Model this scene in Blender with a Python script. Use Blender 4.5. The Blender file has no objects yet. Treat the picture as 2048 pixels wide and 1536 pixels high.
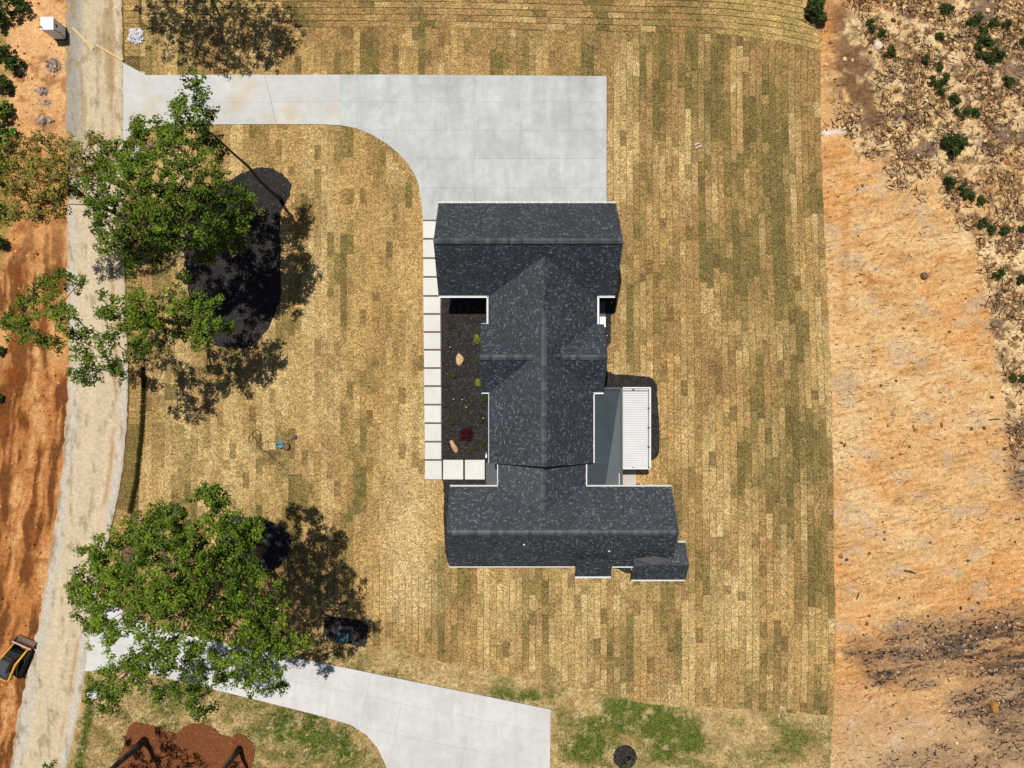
import bpy, bmesh, math, random
import numpy as np

# ------------------------------------------------------------------ camera, sky, sun
S = 0.04                      # metres of ground per photograph pixel straight below
H = 50.0 / 0.036 * S          # flying height of the camera
scene = bpy.context.scene
COL = scene.collection
cam_d = bpy.data.cameras.new('camera')
cam = bpy.data.objects.new('camera', cam_d)
COL.objects.link(cam)
cam.location = (0, 0, H)
cam.rotation_euler = (0, 0, 0)
cam_d.sensor_width = 36.0
cam_d.lens = 36.0 * H / (2048 * S)
cam_d.clip_start = 0.5
cam_d.clip_end = 3000
scene.camera = cam

SUNV = (-0.14, 0.275, 1.0)    # towards the sun
sun_el = math.atan2(1.0, math.hypot(SUNV[0], SUNV[1]))
sun_az = math.atan2(SUNV[0], SUNV[1])
world = bpy.data.worlds.new('World')
scene.world = world
world.use_nodes = True
wn = world.node_tree
sky = wn.nodes.new('ShaderNodeTexSky')
sky.sky_type = 'NISHITA'
sky.sun_disc = False
sky.sun_elevation = sun_el
sky.sun_rotation = sun_az % (2 * math.pi)
bg = wn.nodes['Background']
bg.inputs['Strength'].default_value = 0.05
wn.links.new(sky.outputs[0], bg.inputs['Color'])
sun_d = bpy.data.lights.new('sun', 'SUN')
sun_d.energy = 5.0
sun_d.angle = math.radians(0.5)
sun_d.color = (1.0, 0.955, 0.89)
sun = bpy.data.objects.new('sun', sun_d)
COL.objects.link(sun)
sun.rotation_euler = (math.atan2(math.hypot(SUNV[0], SUNV[1]), 1.0), 0, math.atan2(SUNV[0], -SUNV[1]))
sun.location = (0, 0, 80)
scene.view_settings.view_transform = 'Standard'
scene.view_settings.look = 'None'
scene.view_settings.exposure = 0.0
scene.view_settings.gamma = 1.0
scene.view_settings.use_curve_mapping = False
scene.cycles.max_bounces = 5
scene.cycles.diffuse_bounces = 3
scene.cycles.glossy_bounces = 2
scene.cycles.transmission_bounces = 3

# ------------------------------------------------------------------ helpers
rnd = random.Random(7)
R = np.random.RandomState(11)
KEXP = 1.56


def C(r, g, b, k=1.0):
    """albedo of a surface that shows as this sRGB colour in full sun"""
    out = []
    for v in (r, g, b):
        v /= 255.0
        l = v / 12.92 if v <= 0.04045 else ((v + 0.055) / 1.055) ** 2.4
        out.append(min(0.85, k * l / KEXP))
    return tuple(out)


def W(px, py, h=0.0):
    f = S * (H - h) / H
    return ((px - 1024) * f, (768 - py) * f, h)


def G(px, py):
    return ((px - 1024) * S, (768 - py) * S)


def tag(o, label=None, cat=None, group=None, kind=None):
    if label:
        o['label'] = label
    if cat:
        o['category'] = cat
    if group:
        o['group'] = group
    if kind:
        o['kind'] = kind
    return o


def link(o, parent=None):
    COL.objects.link(o)
    if parent is not None:
        o.parent = parent
    return o


def empty(name, loc=(0, 0, 0), rz=0.0, parent=None):
    o = bpy.data.objects.new(name, None)
    o.location = loc
    o.rotation_euler = (0, 0, rz)
    o.empty_display_size = 0.3
    return link(o, parent)


def mk(name, verts, faces, mat, parent=None, smooth=False, uv=None):
    me = bpy.data.meshes.new(name)
    me.from_pydata([tuple(v) for v in verts], [], [tuple(f) for f in faces])
    if uv is not None:
        l = me.uv_layers.new(name='UVMap')
        k = 0
        for f in uv:
            for c in f:
                l.data[k].uv = c
                k += 1
    me.materials.append(mat)
    if smooth:
        me.polygons.foreach_set('use_smooth', [True] * len(me.polygons))
    me.update()
    return link(bpy.data.objects.new(name, me), parent)


def mk_np(name, V, F, mat, parent=None, col=None, smooth=False):
    V = np.asarray(V, dtype=np.float32)
    F = np.asarray(F, dtype=np.int32)
    k = F.shape[1]
    me = bpy.data.meshes.new(name)
    me.vertices.add(len(V))
    me.vertices.foreach_set('co', V.ravel())
    me.loops.add(F.size)
    me.loops.foreach_set('vertex_index', F.ravel())
    me.polygons.add(len(F))
    me.polygons.foreach_set('loop_start', np.arange(0, F.size, k, dtype=np.int32))
    me.polygons.foreach_set('loop_total', np.full(len(F), k, dtype=np.int32))
    if smooth:
        me.polygons.foreach_set('use_smooth', np.ones(len(F), dtype=bool))
    me.update(calc_edges=True)
    if not smooth:
        me.shade_flat()
    if col is not None:
        a = me.color_attributes.new('Col', 'FLOAT_COLOR', 'POINT')
        c = np.ones((len(V), 4), dtype=np.float32)
        c[:, :3] = col
        a.data.foreach_set('color', c.ravel())
    me.materials.append(mat)
    return link(bpy.data.objects.new(name, me), parent)


class MB:
    """collects simple shapes into one mesh"""
    def __init__(self):
        self.v, self.f = [], []

    def add(self, vs, fs):
        n = len(self.v)
        self.v += [tuple(p) for p in vs]
        self.f += [tuple(i + n for i in f) for f in fs]
        return self

    def box(self, x0, x1, y0, y1, z0, z1):
        return self.add([(x0, y0, z0), (x1, y0, z0), (x1, y1, z0), (x0, y1, z0), (x0, y0, z1), (x1, y0, z1), (x1, y1, z1), (x0, y1, z1)],
                        [(0, 3, 2, 1), (4, 5, 6, 7), (0, 1, 5, 4), (1, 2, 6, 5), (2, 3, 7, 6), (3, 0, 4, 7)])

    def bar(self, a, b, w, h):
        """box beam of width w and height h along a-b"""
        ax, ay, az = a
        bx, by, bz = b
        dx, dy, dz = bx - ax, by - ay, bz - az
        L = math.hypot(dx, dy) or 1e-6
        nx, ny = -dy / L * w / 2, dx / L * w / 2
        vs = []
        for (x, y, z) in (a, b):
            vs += [(x - nx, y - ny, z - h / 2), (x + nx, y + ny, z - h / 2), (x + nx, y + ny, z + h / 2), (x - nx, y - ny, z + h / 2)]
        return self.add(vs, [(0, 1, 2, 3), (7, 6, 5, 4), (0, 4, 5, 1), (1, 5, 6, 2), (2, 6, 7, 3), (3, 7, 4, 0)])

    def tube(self, pts, rad, n=6, cap=True):
        pts = [np.array(p, float) for p in pts]
        rings = []
        for i, p in enumerate(pts):
            d = pts[min(i + 1, len(pts) - 1)] - pts[max(i - 1, 0)]
            d /= (np.linalg.norm(d) + 1e-9)
            a = np.cross(d, (0, 0, 1) if abs(d[2]) < 0.9 else (1, 0, 0))
            a /= np.linalg.norm(a)
            b = np.cross(d, a)
            r = rad[i] if hasattr(rad, '__len__') else rad
            rings.append([p + r * (a * math.cos(t) + b * math.sin(t)) for t in [2 * math.pi * k / n for k in range(n)]])
        vs = [tuple(q) for rg in rings for q in rg]
        fs = []
        for i in range(len(pts) - 1):
            for k in range(n):
                fs.append((i * n + k, i * n + (k + 1) % n, (i + 1) * n + (k + 1) % n, (i + 1) * n + k))
        if cap:
            fs.append(tuple(range(n - 1, -1, -1)))
            fs.append(tuple((len(pts) - 1) * n + k for k in range(n)))
        return self.add(vs, fs)

    def prism(self, poly, z0, z1):
        n = len(poly)
        a = sum(poly[i][0] * poly[(i + 1) % n][1] - poly[(i + 1) % n][0] * poly[i][1] for i in range(n))
        if a < 0:
            poly = poly[::-1]
        vs = [(x, y, z0) for x, y in poly] + [(x, y, z1) for x, y in poly]
        fs = [tuple(range(n, 2 * n)), tuple(range(n - 1, -1, -1))] + [(i, (i + 1) % n, (i + 1) % n + n, i + n) for i in range(n)]
        return self.add(vs, fs)

    def build(self, name, mat, parent=None, smooth=False):
        return mk(name, self.v, self.f, mat, parent, smooth)


def bevel(o, w=0.02, seg=2):
    m = o.modifiers.new('bevel', 'BEVEL')
    m.width = w
    m.segments = seg
    m.limit_method = 'ANGLE'
    return o


def hsh(ix, iy, seed):
    n = (ix.astype(np.int64) * 374761393 + iy.astype(np.int64) * 668265263 + seed * 69069 + 1013904223).astype(np.uint64)
    n = n & np.uint64(0xffffffff)
    n = ((n ^ (n >> np.uint64(13))) * np.uint64(1274126177)) & np.uint64(0xffffffff)
    n = ((n ^ (n >> np.uint64(15))) * np.uint64(2246822519)) & np.uint64(0xffffffff)
    return ((n ^ (n >> np.uint64(16))) & np.uint64(0xffff)).astype(np.float64) / 65535.0


def vn(x, y, seed=0):
    x = np.asarray(x, float)
    y = np.asarray(y, float)
    ix, iy = np.floor(x), np.floor(y)
    fx, fy = x - ix, y - iy
    fx, fy = fx * fx * (3 - 2 * fx), fy * fy * (3 - 2 * fy)
    a, b = hsh(ix, iy, seed), hsh(ix + 1, iy, seed)
    c, d = hsh(ix, iy + 1, seed), hsh(ix + 1, iy + 1, seed)
    return (a * (1 - fx) + b * fx) * (1 - fy) + (c * (1 - fx) + d * fx) * fy


def fbm(x, y, seed=0, o=4):
    s, a, t = 0.0, 1.0, 0.0
    for i in range(o):
        s = s + a * vn(np.asarray(x) * 2 ** i + 17.3 * i, np.asarray(y) * 2 ** i - 9.1 * i, seed + i * 31)
        t += a
        a *= 0.55
    return s / t


def sst(a, b, x):
    t = np.clip((np.asarray(x, float) - a) / (b - a), 0, 1)
    return t * t * (3 - 2 * t)


def lerp_pts(v, pts):
    p = np.array(pts, float)
    return np.interp(v, p[:, 0], p[:, 1])


def in_poly(px, py, poly):
    px = np.asarray(px, float)
    py = np.asarray(py, float)
    r = np.zeros(px.shape, bool)
    n = len(poly)
    j = n - 1
    for i in range(n):
        xi, yi = poly[i]
        xj, yj = poly[j]
        if yi != yj:
            c = ((yi > py) != (yj > py)) & (px < (xj - xi) * (py - yi) / (yj - yi) + xi)
            r ^= c
        j = i
    return r


def pin(x, y, poly):
    r = False
    j = len(poly) - 1
    for i in range(len(poly)):
        xi, yi = poly[i]
        xj, yj = poly[j]
        if (yi > y) != (yj > y) and x < (xj - xi) * (y - yi) / (yj - yi) + xi:
            r = not r
        j = i
    return r


def pl(v, pts):
    """scalar version of lerp_pts"""
    if v <= pts[0][0]:
        return float(pts[0][1])
    for i in range(len(pts) - 1):
        if v <= pts[i + 1][0]:
            t = (v - pts[i][0]) / (pts[i + 1][0] - pts[i][0])
            return pts[i][1] + t * (pts[i + 1][1] - pts[i][1])
    return float(pts[-1][1])


def clip_half(poly, a, b, c):
    """keep a*x+b*y<=c"""
    out = []
    n = len(poly)
    for i in range(n):
        p, q = poly[i], poly[(i + 1) % n]
        dp, dq = a * p[0] + b * p[1] - c, a * q[0] + b * q[1] - c
        if dp <= 0:
            out.append(p)
        if (dp < 0 < dq) or (dq < 0 < dp):
            t = dp / (dp - dq)
            out.append((p[0] + t * (q[0] - p[0]), p[1] + t * (q[1] - p[1])))
    return out


def area(poly):
    n = len(poly)
    return abs(sum(poly[i][0] * poly[(i + 1) % n][1] - poly[(i + 1) % n][0] * poly[i][1] for i in range(n))) / 2


def smooth_loop(pts, sub=6):
    out = []
    n = len(pts)
    for i in range(n):
        p0, p1, p2, p3 = [np.array(pts[(i + k - 1) % n], float) for k in range(4)]
        for s in range(sub):
            t = s / sub
            out.append(tuple(0.5 * ((2 * p1) + (-p0 + p2) * t + (2 * p0 - 5 * p1 + 4 * p2 - p3) * t * t + (-p0 + 3 * p1 - 3 * p2 + p3) * t ** 3)))
    return out


# ------------------------------------------------------------------ materials
def surf(name, base=(0.5, 0.5, 0.5), attr=False, grain=(), rough=0.9, bump=None, objrand=0.0, spec=0.2, hue=None, metallic=0.0, transl=0.0):
    """base colour (or the mesh's own colour) broken up by layers of noise: grain = (scale, detail, low, high[, stretch])"""
    m = bpy.data.materials.new(name)
    m.use_nodes = True
    nt = m.node_tree
    N, L = nt.nodes, nt.links
    bs = N['Principled BSDF']
    bs.inputs['Roughness'].default_value = rough
    bs.inputs['Specular IOR Level'].default_value = spec
    bs.inputs['Metallic'].default_value = metallic
    geo = N.new('ShaderNodeNewGeometry')
    if attr:
        a = N.new('ShaderNodeVertexColor')
        a.layer_name = 'Col'
        cur = a.outputs['Color']
    else:
        a = N.new('ShaderNodeRGB')
        a.outputs[0].default_value = (*base, 1)
        cur = a.outputs[0]
    def noise(sc, det, stretch=None, rgh=0.6):
        n = N.new('ShaderNodeTexNoise')
        n.inputs['Scale'].default_value = sc
        n.inputs['Detail'].default_value = det
        n.inputs['Roughness'].default_value = rgh
        if stretch:
            mp = N.new('ShaderNodeMapping')
            mp.inputs['Scale'].default_value = stretch
            L.new(geo.outputs['Position'], mp.inputs['Vector'])
            L.new(mp.outputs[0], n.inputs['Vector'])
        else:
            L.new(geo.outputs['Position'], n.inputs['Vector'])
        return n
    for g in grain:
        n = noise(g[0], g[1], g[4] if len(g) > 4 else None)
        mr = N.new('ShaderNodeMapRange')
        mr.inputs['From Min'].default_value = 0.32
        mr.inputs['From Max'].default_value = 0.68
        mr.inputs['To Min'].default_value = g[2]
        mr.inputs['To Max'].default_value = g[3]
        L.new(n.outputs['Fac'], mr.inputs['Value'])
        vm = N.new('ShaderNodeVectorMath')
        vm.operation = 'SCALE'
        L.new(cur, vm.inputs[0])
        L.new(mr.outputs[0], vm.inputs['Scale'])
        cur = vm.outputs[0]
    if hue:
        n = noise(hue[0], 3)
        mr = N.new('ShaderNodeMapRange')
        mr.inputs['From Min'].default_value = hue[2]
        mr.inputs['From Max'].default_value = hue[3]
        L.new(n.outputs['Fac'], mr.inputs['Value'])
        mx = N.new('ShaderNodeMix')
        mx.data_type = 'RGBA'
        L.new(mr.outputs[0], mx.inputs['Factor'])
        L.new(cur, mx.inputs['A'])
        mx.inputs['B'].default_value = (*hue[1], 1)
        cur = mx.outputs['Result']
    if objrand:
        oi = N.new('ShaderNodeObjectInfo')
        mr = N.new('ShaderNodeMapRange')
        mr.inputs['To Min'].default_value = 1 - objrand
        mr.inputs['To Max'].default_value = 1 + objrand
        L.new(oi.outputs['Random'], mr.inputs['Value'])
        vm = N.new('ShaderNodeVectorMath')
        vm.operation = 'SCALE'
        L.new(cur, vm.inputs[0])
        L.new(mr.outputs[0], vm.inputs['Scale'])
        cur = vm.outputs[0]
    L.new(cur, bs.inputs['Base Color'])
    if bump:
        n = noise(bump[0], 4, bump[3] if len(bump) > 3 else None, 0.65)
        b = N.new('ShaderNodeBump')
        b.inputs['Strength'].default_value = bump[1]
        b.inputs['Distance'].default_value = bump[2]
        L.new(n.outputs['Fac'], b.inputs['Height'])
        L.new(b.outputs[0], bs.inputs['Normal'])
    if transl:
        tr = N.new('ShaderNodeBsdfTranslucent')
        L.new(cur, tr.inputs['Color'])
        ms = N.new('ShaderNodeMixShader')
        ms.inputs[0].default_value = transl
        L.new(bs.outputs[0], ms.inputs[1])
        L.new(tr.outputs[0], ms.inputs[2])
        L.new(ms.outputs[0], N['Material Output'].inputs['Surface'])
    return m


def shingle_mat():
    m = bpy.data.materials.new('shingles')
    m.use_nodes = True
    nt = m.node_tree
    N, L = nt.nodes, nt.links
    bs = N['Principled BSDF']
    bs.inputs['Roughness'].default_value = 0.56
    bs.inputs['Specular IOR Level'].default_value = 0.65
    uv = N.new('ShaderNodeUVMap')
    sep = N.new('ShaderNodeSeparateXYZ')
    L.new(uv.outputs[0], sep.inputs[0])

    def math_(op, a, b=None):
        n = N.new('ShaderNodeMath')
        n.operation = op
        for i, x in enumerate((a, b)):
            if x is None:
                continue
            if isinstance(x, (int, float)):
                n.inputs[i].default_value = x
            else:
                L.new(x, n.inputs[i])
        return n.outputs[0]
    rowf = math_('DIVIDE', sep.outputs[1], 0.12)
    row = math_('FLOOR', rowf)
    wr = N.new('ShaderNodeTexWhiteNoise')
    wr.noise_dimensions = '1D'
    L.new(row, wr.inputs['W'])
    off = math_('MULTIPLY', wr.outputs['Value'], 9.0)
    cell = math_('FLOOR', math_('ADD', math_('DIVIDE', sep.outputs[0], 0.13), off))
    cmb = N.new('ShaderNodeCombineXYZ')
    L.new(cell, cmb.inputs[0])
    L.new(row, cmb.inputs[1])
    wn2 = N.new('ShaderNodeTexWhiteNoise')
    wn2.noise_dimensions = '2D'
    L.new(cmb.outputs[0], wn2.inputs['Vector'])
    cr = N.new('ShaderNodeValToRGB')
    cr.color_ramp.interpolation = 'CONSTANT'
    e = cr.color_ramp.elements
    e[0].position, e[0].color = 0.0, (0.0135, 0.0175, 0.0235, 1)
    e[1].position, e[1].color = 0.30, (0.0205, 0.0260, 0.0340, 1)
    for p, c in ((0.55, (0.028, 0.035, 0.045, 1)), (0.78, (0.043, 0.053, 0.065, 1)), (0.93, (0.092, 0.105, 0.118, 1))):
        q = e.new(p)
        q.color = c
    L.new(wn2.outputs['Value'], cr.inputs[0])
    geo = N.new('ShaderNodeNewGeometry')
    no = N.new('ShaderNodeTexNoise')
    no.inputs['Scale'].default_value = 0.5
    no.inputs['Detail'].default_value = 3
    L.new(geo.outputs['Position'], no.inputs['Vector'])
    mr = N.new('ShaderNodeMapRange')
    mr.inputs['From Min'].default_value = 0.3
    mr.inputs['From Max'].default_value = 0.7
    mr.inputs['To Min'].default_value = 0.8
    mr.inputs['To Max'].default_value = 1.2
    L.new(no.outputs['Fac'], mr.inputs['Value'])
    fr = math_('FRACT', rowf)
    edge = math_('MULTIPLY', math_('LESS_THAN', fr, 0.14), -0.55)
    k = math_('MULTIPLY', math_('ADD', edge, 1.0), mr.outputs[0])
    vm = N.new('ShaderNodeVectorMath')
    vm.operation = 'SCALE'
    L.new(cr.outputs[0], vm.inputs[0])
    L.new(k, vm.inputs['Scale'])
    L.new(vm.outputs[0], bs.inputs['Base Color'])
    b = N.new('ShaderNodeBump')
    b.inputs['Strength'].default_value = 0.3
    b.inputs['Distance'].default_value = 0.02
    L.new(math_('ADD', math_('MULTIPLY', fr, -0.6), math_('MULTIPLY', wn2.outputs['Value'], 0.5)), b.inputs['Height'])
    L.new(b.outputs[0], bs.inputs['Normal'])
    return m


M = {}
M['ground'] = surf('ground_soil', attr=True, grain=((3.0, 5, 0.80, 1.18), (12, 3, 0.66, 1.32), (0.4, 3, 0.92, 1.08)), bump=(7, 0.45, 0.07), rough=1.0, spec=0.05)
M['sod'] = surf('sod', attr=True, grain=((9.0, 3, 0.38, 1.62), (19, 2, 0.56, 1.46), (2.4, 4, 0.84, 1.15), (0.7, 3, 0.93, 1.07)), bump=(12, 0.7, 0.05), rough=1.0, spec=0.05)
M['road'] = surf('gravel_road', attr=True, grain=((14, 3, 0.78, 1.2), (4, 4, 0.86, 1.12)), bump=(18, 0.6, 0.04), rough=1.0, spec=0.05)
M['concrete'] = surf('concrete', C(208, 212, 208), grain=((0.30, 4, 0.84, 1.10), (1.6, 4, 0.92, 1.07), (20, 3, 0.95, 1.04), (1.2, 3, 0.90, 1.06, (1.0, 0.12, 1))), bump=(40, 0.15, 0.01), objrand=0.035, spec=0.25, rough=0.8)
M['concrete_pale'] = surf('concrete_pale', C(226, 223, 219), grain=((0.25, 4, 0.90, 1.06), (1.6, 4, 0.94, 1.05), (20, 3, 0.96, 1.03), (1.2, 3, 0.94, 1.04, (1.0, 0.15, 1))), bump=(40, 0.15, 0.01), objrand=0.012, spec=0.25, rough=0.8)
M['concrete_warm'] = surf('concrete_warm', C(218, 217, 212), grain=((0.25, 4, 0.90, 1.06), (1.6, 4, 0.95, 1.05), (20, 3, 0.97, 1.03)), bump=(40, 0.15, 0.01), objrand=0.03, spec=0.25, rough=0.8, hue=(0.30, C(214, 192, 152), 0.54, 0.80))
M['paver'] = surf('paver_concrete', C(238, 236, 228), grain=((1.2, 4, 0.94, 1.05), (14, 3, 0.97, 1.03)), bump=(40, 0.15, 0.01), objrand=0.03, spec=0.2, rough=0.85)
M['joint'] = surf('joint_soil', C(122, 104, 84), grain=((9, 4, 0.6, 1.3),), bump=(20, 0.6, 0.03))
M['slab_joint'] = surf('slab_joint', C(150, 146, 138), grain=((9, 4, 0.8, 1.1),))
M['mulch'] = surf('black_mulch', (0.0210, 0.0185, 0.0175), grain=((12, 4, 0.45, 1.8), (1.5, 3, 0.8, 1.25)), bump=(14, 1.0, 0.08), rough=0.95, spec=0.15)
M['mulch_chip'] = surf('mulch_chip', (0.036, 0.031, 0.028), grain=((6, 3, 0.25, 2.2),), rough=0.9, spec=0.2)
M['red_mulch'] = surf('red_mulch', C(134, 82, 50), grain=((12, 4, 0.6, 1.4), (1.2, 3, 0.85, 1.15)), bump=(14, 1.0, 0.07), rough=0.95, spec=0.1)
M['red_chip'] = surf('red_chip', C(160, 96, 56), grain=((6, 3, 0.4, 1.5),))
M['shingle'] = shingle_mat()
M['ridge'] = surf('ridge_shingle', (0.050, 0.057, 0.066), grain=((9, 3, 0.8, 1.2),), objrand=0.45, rough=0.56, spec=0.65)
M['white'] = surf('white_trim', (0.62, 0.62, 0.61), grain=((3, 3, 0.94, 1.03),), rough=0.45, spec=0.4)
M['wall'] = surf('white_siding', (0.70, 0.70, 0.68), grain=((2, 4, 0.94, 1.04),), rough=0.7)
M['glass'] = surf('window_glass', (0.02, 0.025, 0.03), rough=0.08, spec=0.6)
M['door'] = surf('painted_door', (0.05, 0.055, 0.06), grain=((4, 3, 0.9, 1.1),), rough=0.5)
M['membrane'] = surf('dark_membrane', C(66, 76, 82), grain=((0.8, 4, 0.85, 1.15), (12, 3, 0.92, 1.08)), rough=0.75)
M['membrane_lit'] = surf('membrane_lit_facet', C(102, 110, 113), grain=((0.8, 4, 0.88, 1.1), (12, 3, 0.9, 1.1)), rough=0.75)  # same membrane, with the tilted facet's sky sheen painted in as paler grey
M['dark_metal'] = surf('dark_metal', (0.045, 0.05, 0.055), grain=((4, 3, 0.9, 1.1),), rough=0.5, spec=0.4)
M['roof_panel'] = surf('white_roof_panel', (0.50, 0.50, 0.49), grain=((0.8, 4, 0.93, 1.04),), rough=0.45, spec=0.4)
M['grey_slab'] = surf('grey_slab', C(98, 104, 108), grain=((1.5, 4, 0.9, 1.1),), rough=0.8)
M['deck'] = surf('pale_deck', C(214, 208, 198), grain=((5, 4, 0.9, 1.06, (1, 6, 1)),), rough=0.8)
M['pipe'] = surf('vent_pipe', (0.55, 0.55, 0.55), grain=((5, 3, 0.9, 1.1),), rough=0.5)
M['bark'] = surf('bark', (0.13, 0.105, 0.082), grain=((6, 4, 0.55, 1.4, (1, 1, 0.25)),), bump=(9, 0.8, 0.05, (1, 1, 0.2)), rough=0.95)
M['dark_bark'] = surf('dark_bark', (0.075, 0.062, 0.052), grain=((6, 4, 0.5, 1.5, (1, 1, 0.25)),), bump=(9, 0.9, 0.06, (1, 1, 0.2)), rough=0.95)
M['leaf'] = surf('leaves', attr=True, rough=0.6, spec=0.12, transl=0.18)
M['blade'] = surf('grass_blades', attr=True, rough=0.8, spec=0.1, transl=0.15)
M['clod'] = surf('clods', attr=True, grain=((8, 3, 0.8, 1.2),), rough=1.0, spec=0.05)
M['twig'] = surf('dead_twigs', attr=True, grain=((6, 3, 0.7, 1.3),), rough=0.95)
M['stone'] = surf('tan_stone', C(232, 192, 150), grain=((3, 5, 0.8, 1.12), (14, 3, 0.9, 1.1)), bump=(5, 0.7, 0.08), rough=0.85, hue=(1.6, C(205, 150, 100), 0.5, 0.8))
M['grey_stone'] = surf('grey_brown_stone', C(140, 112, 92), grain=((4, 5, 0.6, 1.3),), bump=(6, 0.8, 0.08), rough=0.9)
M['white_stone'] = surf('white_stone', (0.52, 0.52, 0.53), grain=((4, 4, 0.8, 1.1),), objrand=0.1, rough=0.85)
M['lumber'] = surf('pine_lumber', C(238, 208, 150), grain=((5, 4, 0.85, 1.08, (1, 1, 4)),), rough=0.8)
M['toilet_roof'] = surf('toilet_roof', (0.82, 0.82, 0.84), grain=((2, 3, 0.96, 1.02),), rough=0.5)
M['toilet'] = surf('toilet_plastic', (0.80, 0.80, 0.78), grain=((3, 3, 0.93, 1.05),), rough=0.55)
M['dark_plastic'] = surf('dark_plastic', (0.03, 0.032, 0.035), grain=((5, 3, 0.8, 1.2),), rough=0.5)
M['yellow'] = surf('yellow_paint', (0.62, 0.33, 0.03), grain=((5, 4, 0.8, 1.1), (0.9, 4, 0.85, 1.1)), rough=0.45, spec=0.4)
M['steel'] = surf('worn_steel', C(175, 155, 145), grain=((6, 4, 0.6, 1.2),), rough=0.5, metallic=0.3)
M['rubber'] = surf('rubber', (0.03, 0.026, 0.022), grain=((6, 4, 0.6, 1.6),), rough=0.9)
M['teal'] = surf('green_cabinet', C(48, 84, 84), grain=((3, 4, 0.85, 1.15),), rough=0.45, spec=0.4)
M['teal_bright'] = surf('teal_plastic', C(104, 160, 160), grain=((6, 4, 0.7, 1.15),), rough=0.5)
M['grey_pad'] = surf('grey_pad', C(172, 165, 160), grain=((6, 4, 0.8, 1.1),), rough=0.9)
M['hose'] = surf('dark_hose', C(70, 62, 40), grain=((5, 3, 0.8, 1.2),), rough=0.7)
M['clay'] = surf('orange_clay', C(196, 138, 60), grain=((6, 4, 0.7, 1.2),), bump=(8, 0.8, 0.06))
M['sand'] = surf('pale_sand', C(244, 224, 208), grain=((4, 4, 0.88, 1.06),), bump=(14, 0.5, 0.03))

# ------------------------------------------------------------------ outlines in ground pixels
ROAD_L = [(-700, 128), (0, 130), (300, 130), (560, 133), (760, 135), (850, 130), (930, 122), (1000, 114), (1100, 99), (1180, 86), (1260, 72), (1330, 58), (1420, 36), (1536, 18), (1620, 0), (2300, -190)]
ROAD_R = [(-700, 240), (0, 244), (130, 247), (290, 248), (560, 250), (740, 257), (800, 257), (880, 252), (960, 243), (1010, 233), (1070, 219), (1150, 200), (1230, 186), (1340, 171), (1420, 158), (1480, 146), (1536, 132), (1620, 112), (2300, -70)]
LAWN_R = [(-700, 1600), (0, 1606), (45, 1608), (62, 1643), (150, 1640), (340, 1643), (600, 1655), (800, 1663), (1000, 1667), (1300, 1670), (1430, 1666), (1536, 1661), (2300, 1650)]
LAWN_B = [(150, 1200), (250, 1240), (600, 1322), (640, 1306), (700, 1288), (760, 1290), (900, 1326), (1000, 1350), (1160, 1378), (1290, 1405), (1400, 1415), (1700, 1432)]
LAWN_T = [(150, 55), (850, 55), (1000, 58), (1200, 63), (1350, 66), (1450, 70), (1540, 80), (1640, 100), (1700, 112)]
xl = lambda v: lerp_pts(v, ROAD_L)
xr = lambda v: lerp_pts(v, ROAD_R)
xR = lambda v: lerp_pts(v, LAWN_R)
yB = lambda u: lerp_pts(u, LAWN_B)
yT = lambda u: lerp_pts(u, LAWN_T)

DRIVE1 = [(247, 126), (293, 151), (760, 150), (1213, 153), (1213, 440), (846, 440), (843, 400), (838, 372), (829, 348), (815, 326), (796, 306), (772, 287), (744, 270), (712, 257), (680, 251), (640, 249), (540, 249), (345, 250), (312, 253), (285, 261), (262, 273), (248, 287)]
DRIVE2 = [(200, 1192), (235, 1214), (300, 1250), (420, 1280), (612, 1319), (1101, 1418), (1098, 1680), (800, 1680), (784, 1570), (772, 1530), (755, 1494), (732, 1468), (702, 1449), (650, 1433), (527, 1402), (440, 1381), (300, 1347), (235, 1334), (171, 1342), (186, 1230)]
BED_TREES = [(505, 338), (540, 336), (566, 350), (582, 370), (578, 395), (566, 415), (560, 445), (561, 500), (562, 590), (553, 620), (540, 650), (512, 685), (480, 696), (430, 690), (395, 665), (380, 600), (372, 540), (368, 480), (385, 430), (430, 385), (470, 355)]
BED_OAK = [(450, 1030), (490, 1034), (535, 1040), (570, 1058), (582, 1080), (575, 1110), (555, 1135), (520, 1146), (480, 1130), (445, 1100), (434, 1060)]
BED_FRONT = [(883, 592), (980, 592), (985, 760), (985, 925), (972, 925), (972, 974), (905, 980), (905, 1128), (897, 1126), (891, 1106), (889, 1075), (887, 1030), (888, 990), (886, 958), (884, 920)]
BED_PATIO = [(1200, 752), (1230, 749), (1290, 753), (1305, 758), (1313, 770), (1315, 800), (1318, 850), (1319, 895), (1314, 912), (1300, 924), (1290, 930), (1200, 930)]
BED_BOX = [(652, 1234), (690, 1237), (733, 1243), (735, 1262), (733, 1284), (726, 1293), (700, 1288), (664, 1282), (654, 1273), (647, 1268)]
BED_RED = [(262, 1448), (300, 1450), (330, 1460), (352, 1466), (372, 1452), (402, 1447), (428, 1456), (440, 1468), (462, 1474), (480, 1466), (497, 1478), (508, 1500), (506, 1525), (495, 1545), (460, 1565), (320, 1580), (228, 1560), (235, 1520), (248, 1490)]
HOUSE_FOOT = [[(900, 415), (1210, 415), (1210, 590), (900, 590)], [(985, 590), (1190, 590), (1190, 930), (985, 930)], [(905, 960), (1320, 960), (1320, 1105), (905, 1105)]]
PATH_STRIP = [(846, 438), (883, 438), (884, 921), (973, 921), (973, 960), (850, 960)]
SAPLING_RING = [(1250 + 23 * math.cos(t), 1514 + 24 * math.sin(t)) for t in np.linspace(0, 2 * math.pi, 28, endpoint=False)]

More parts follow.
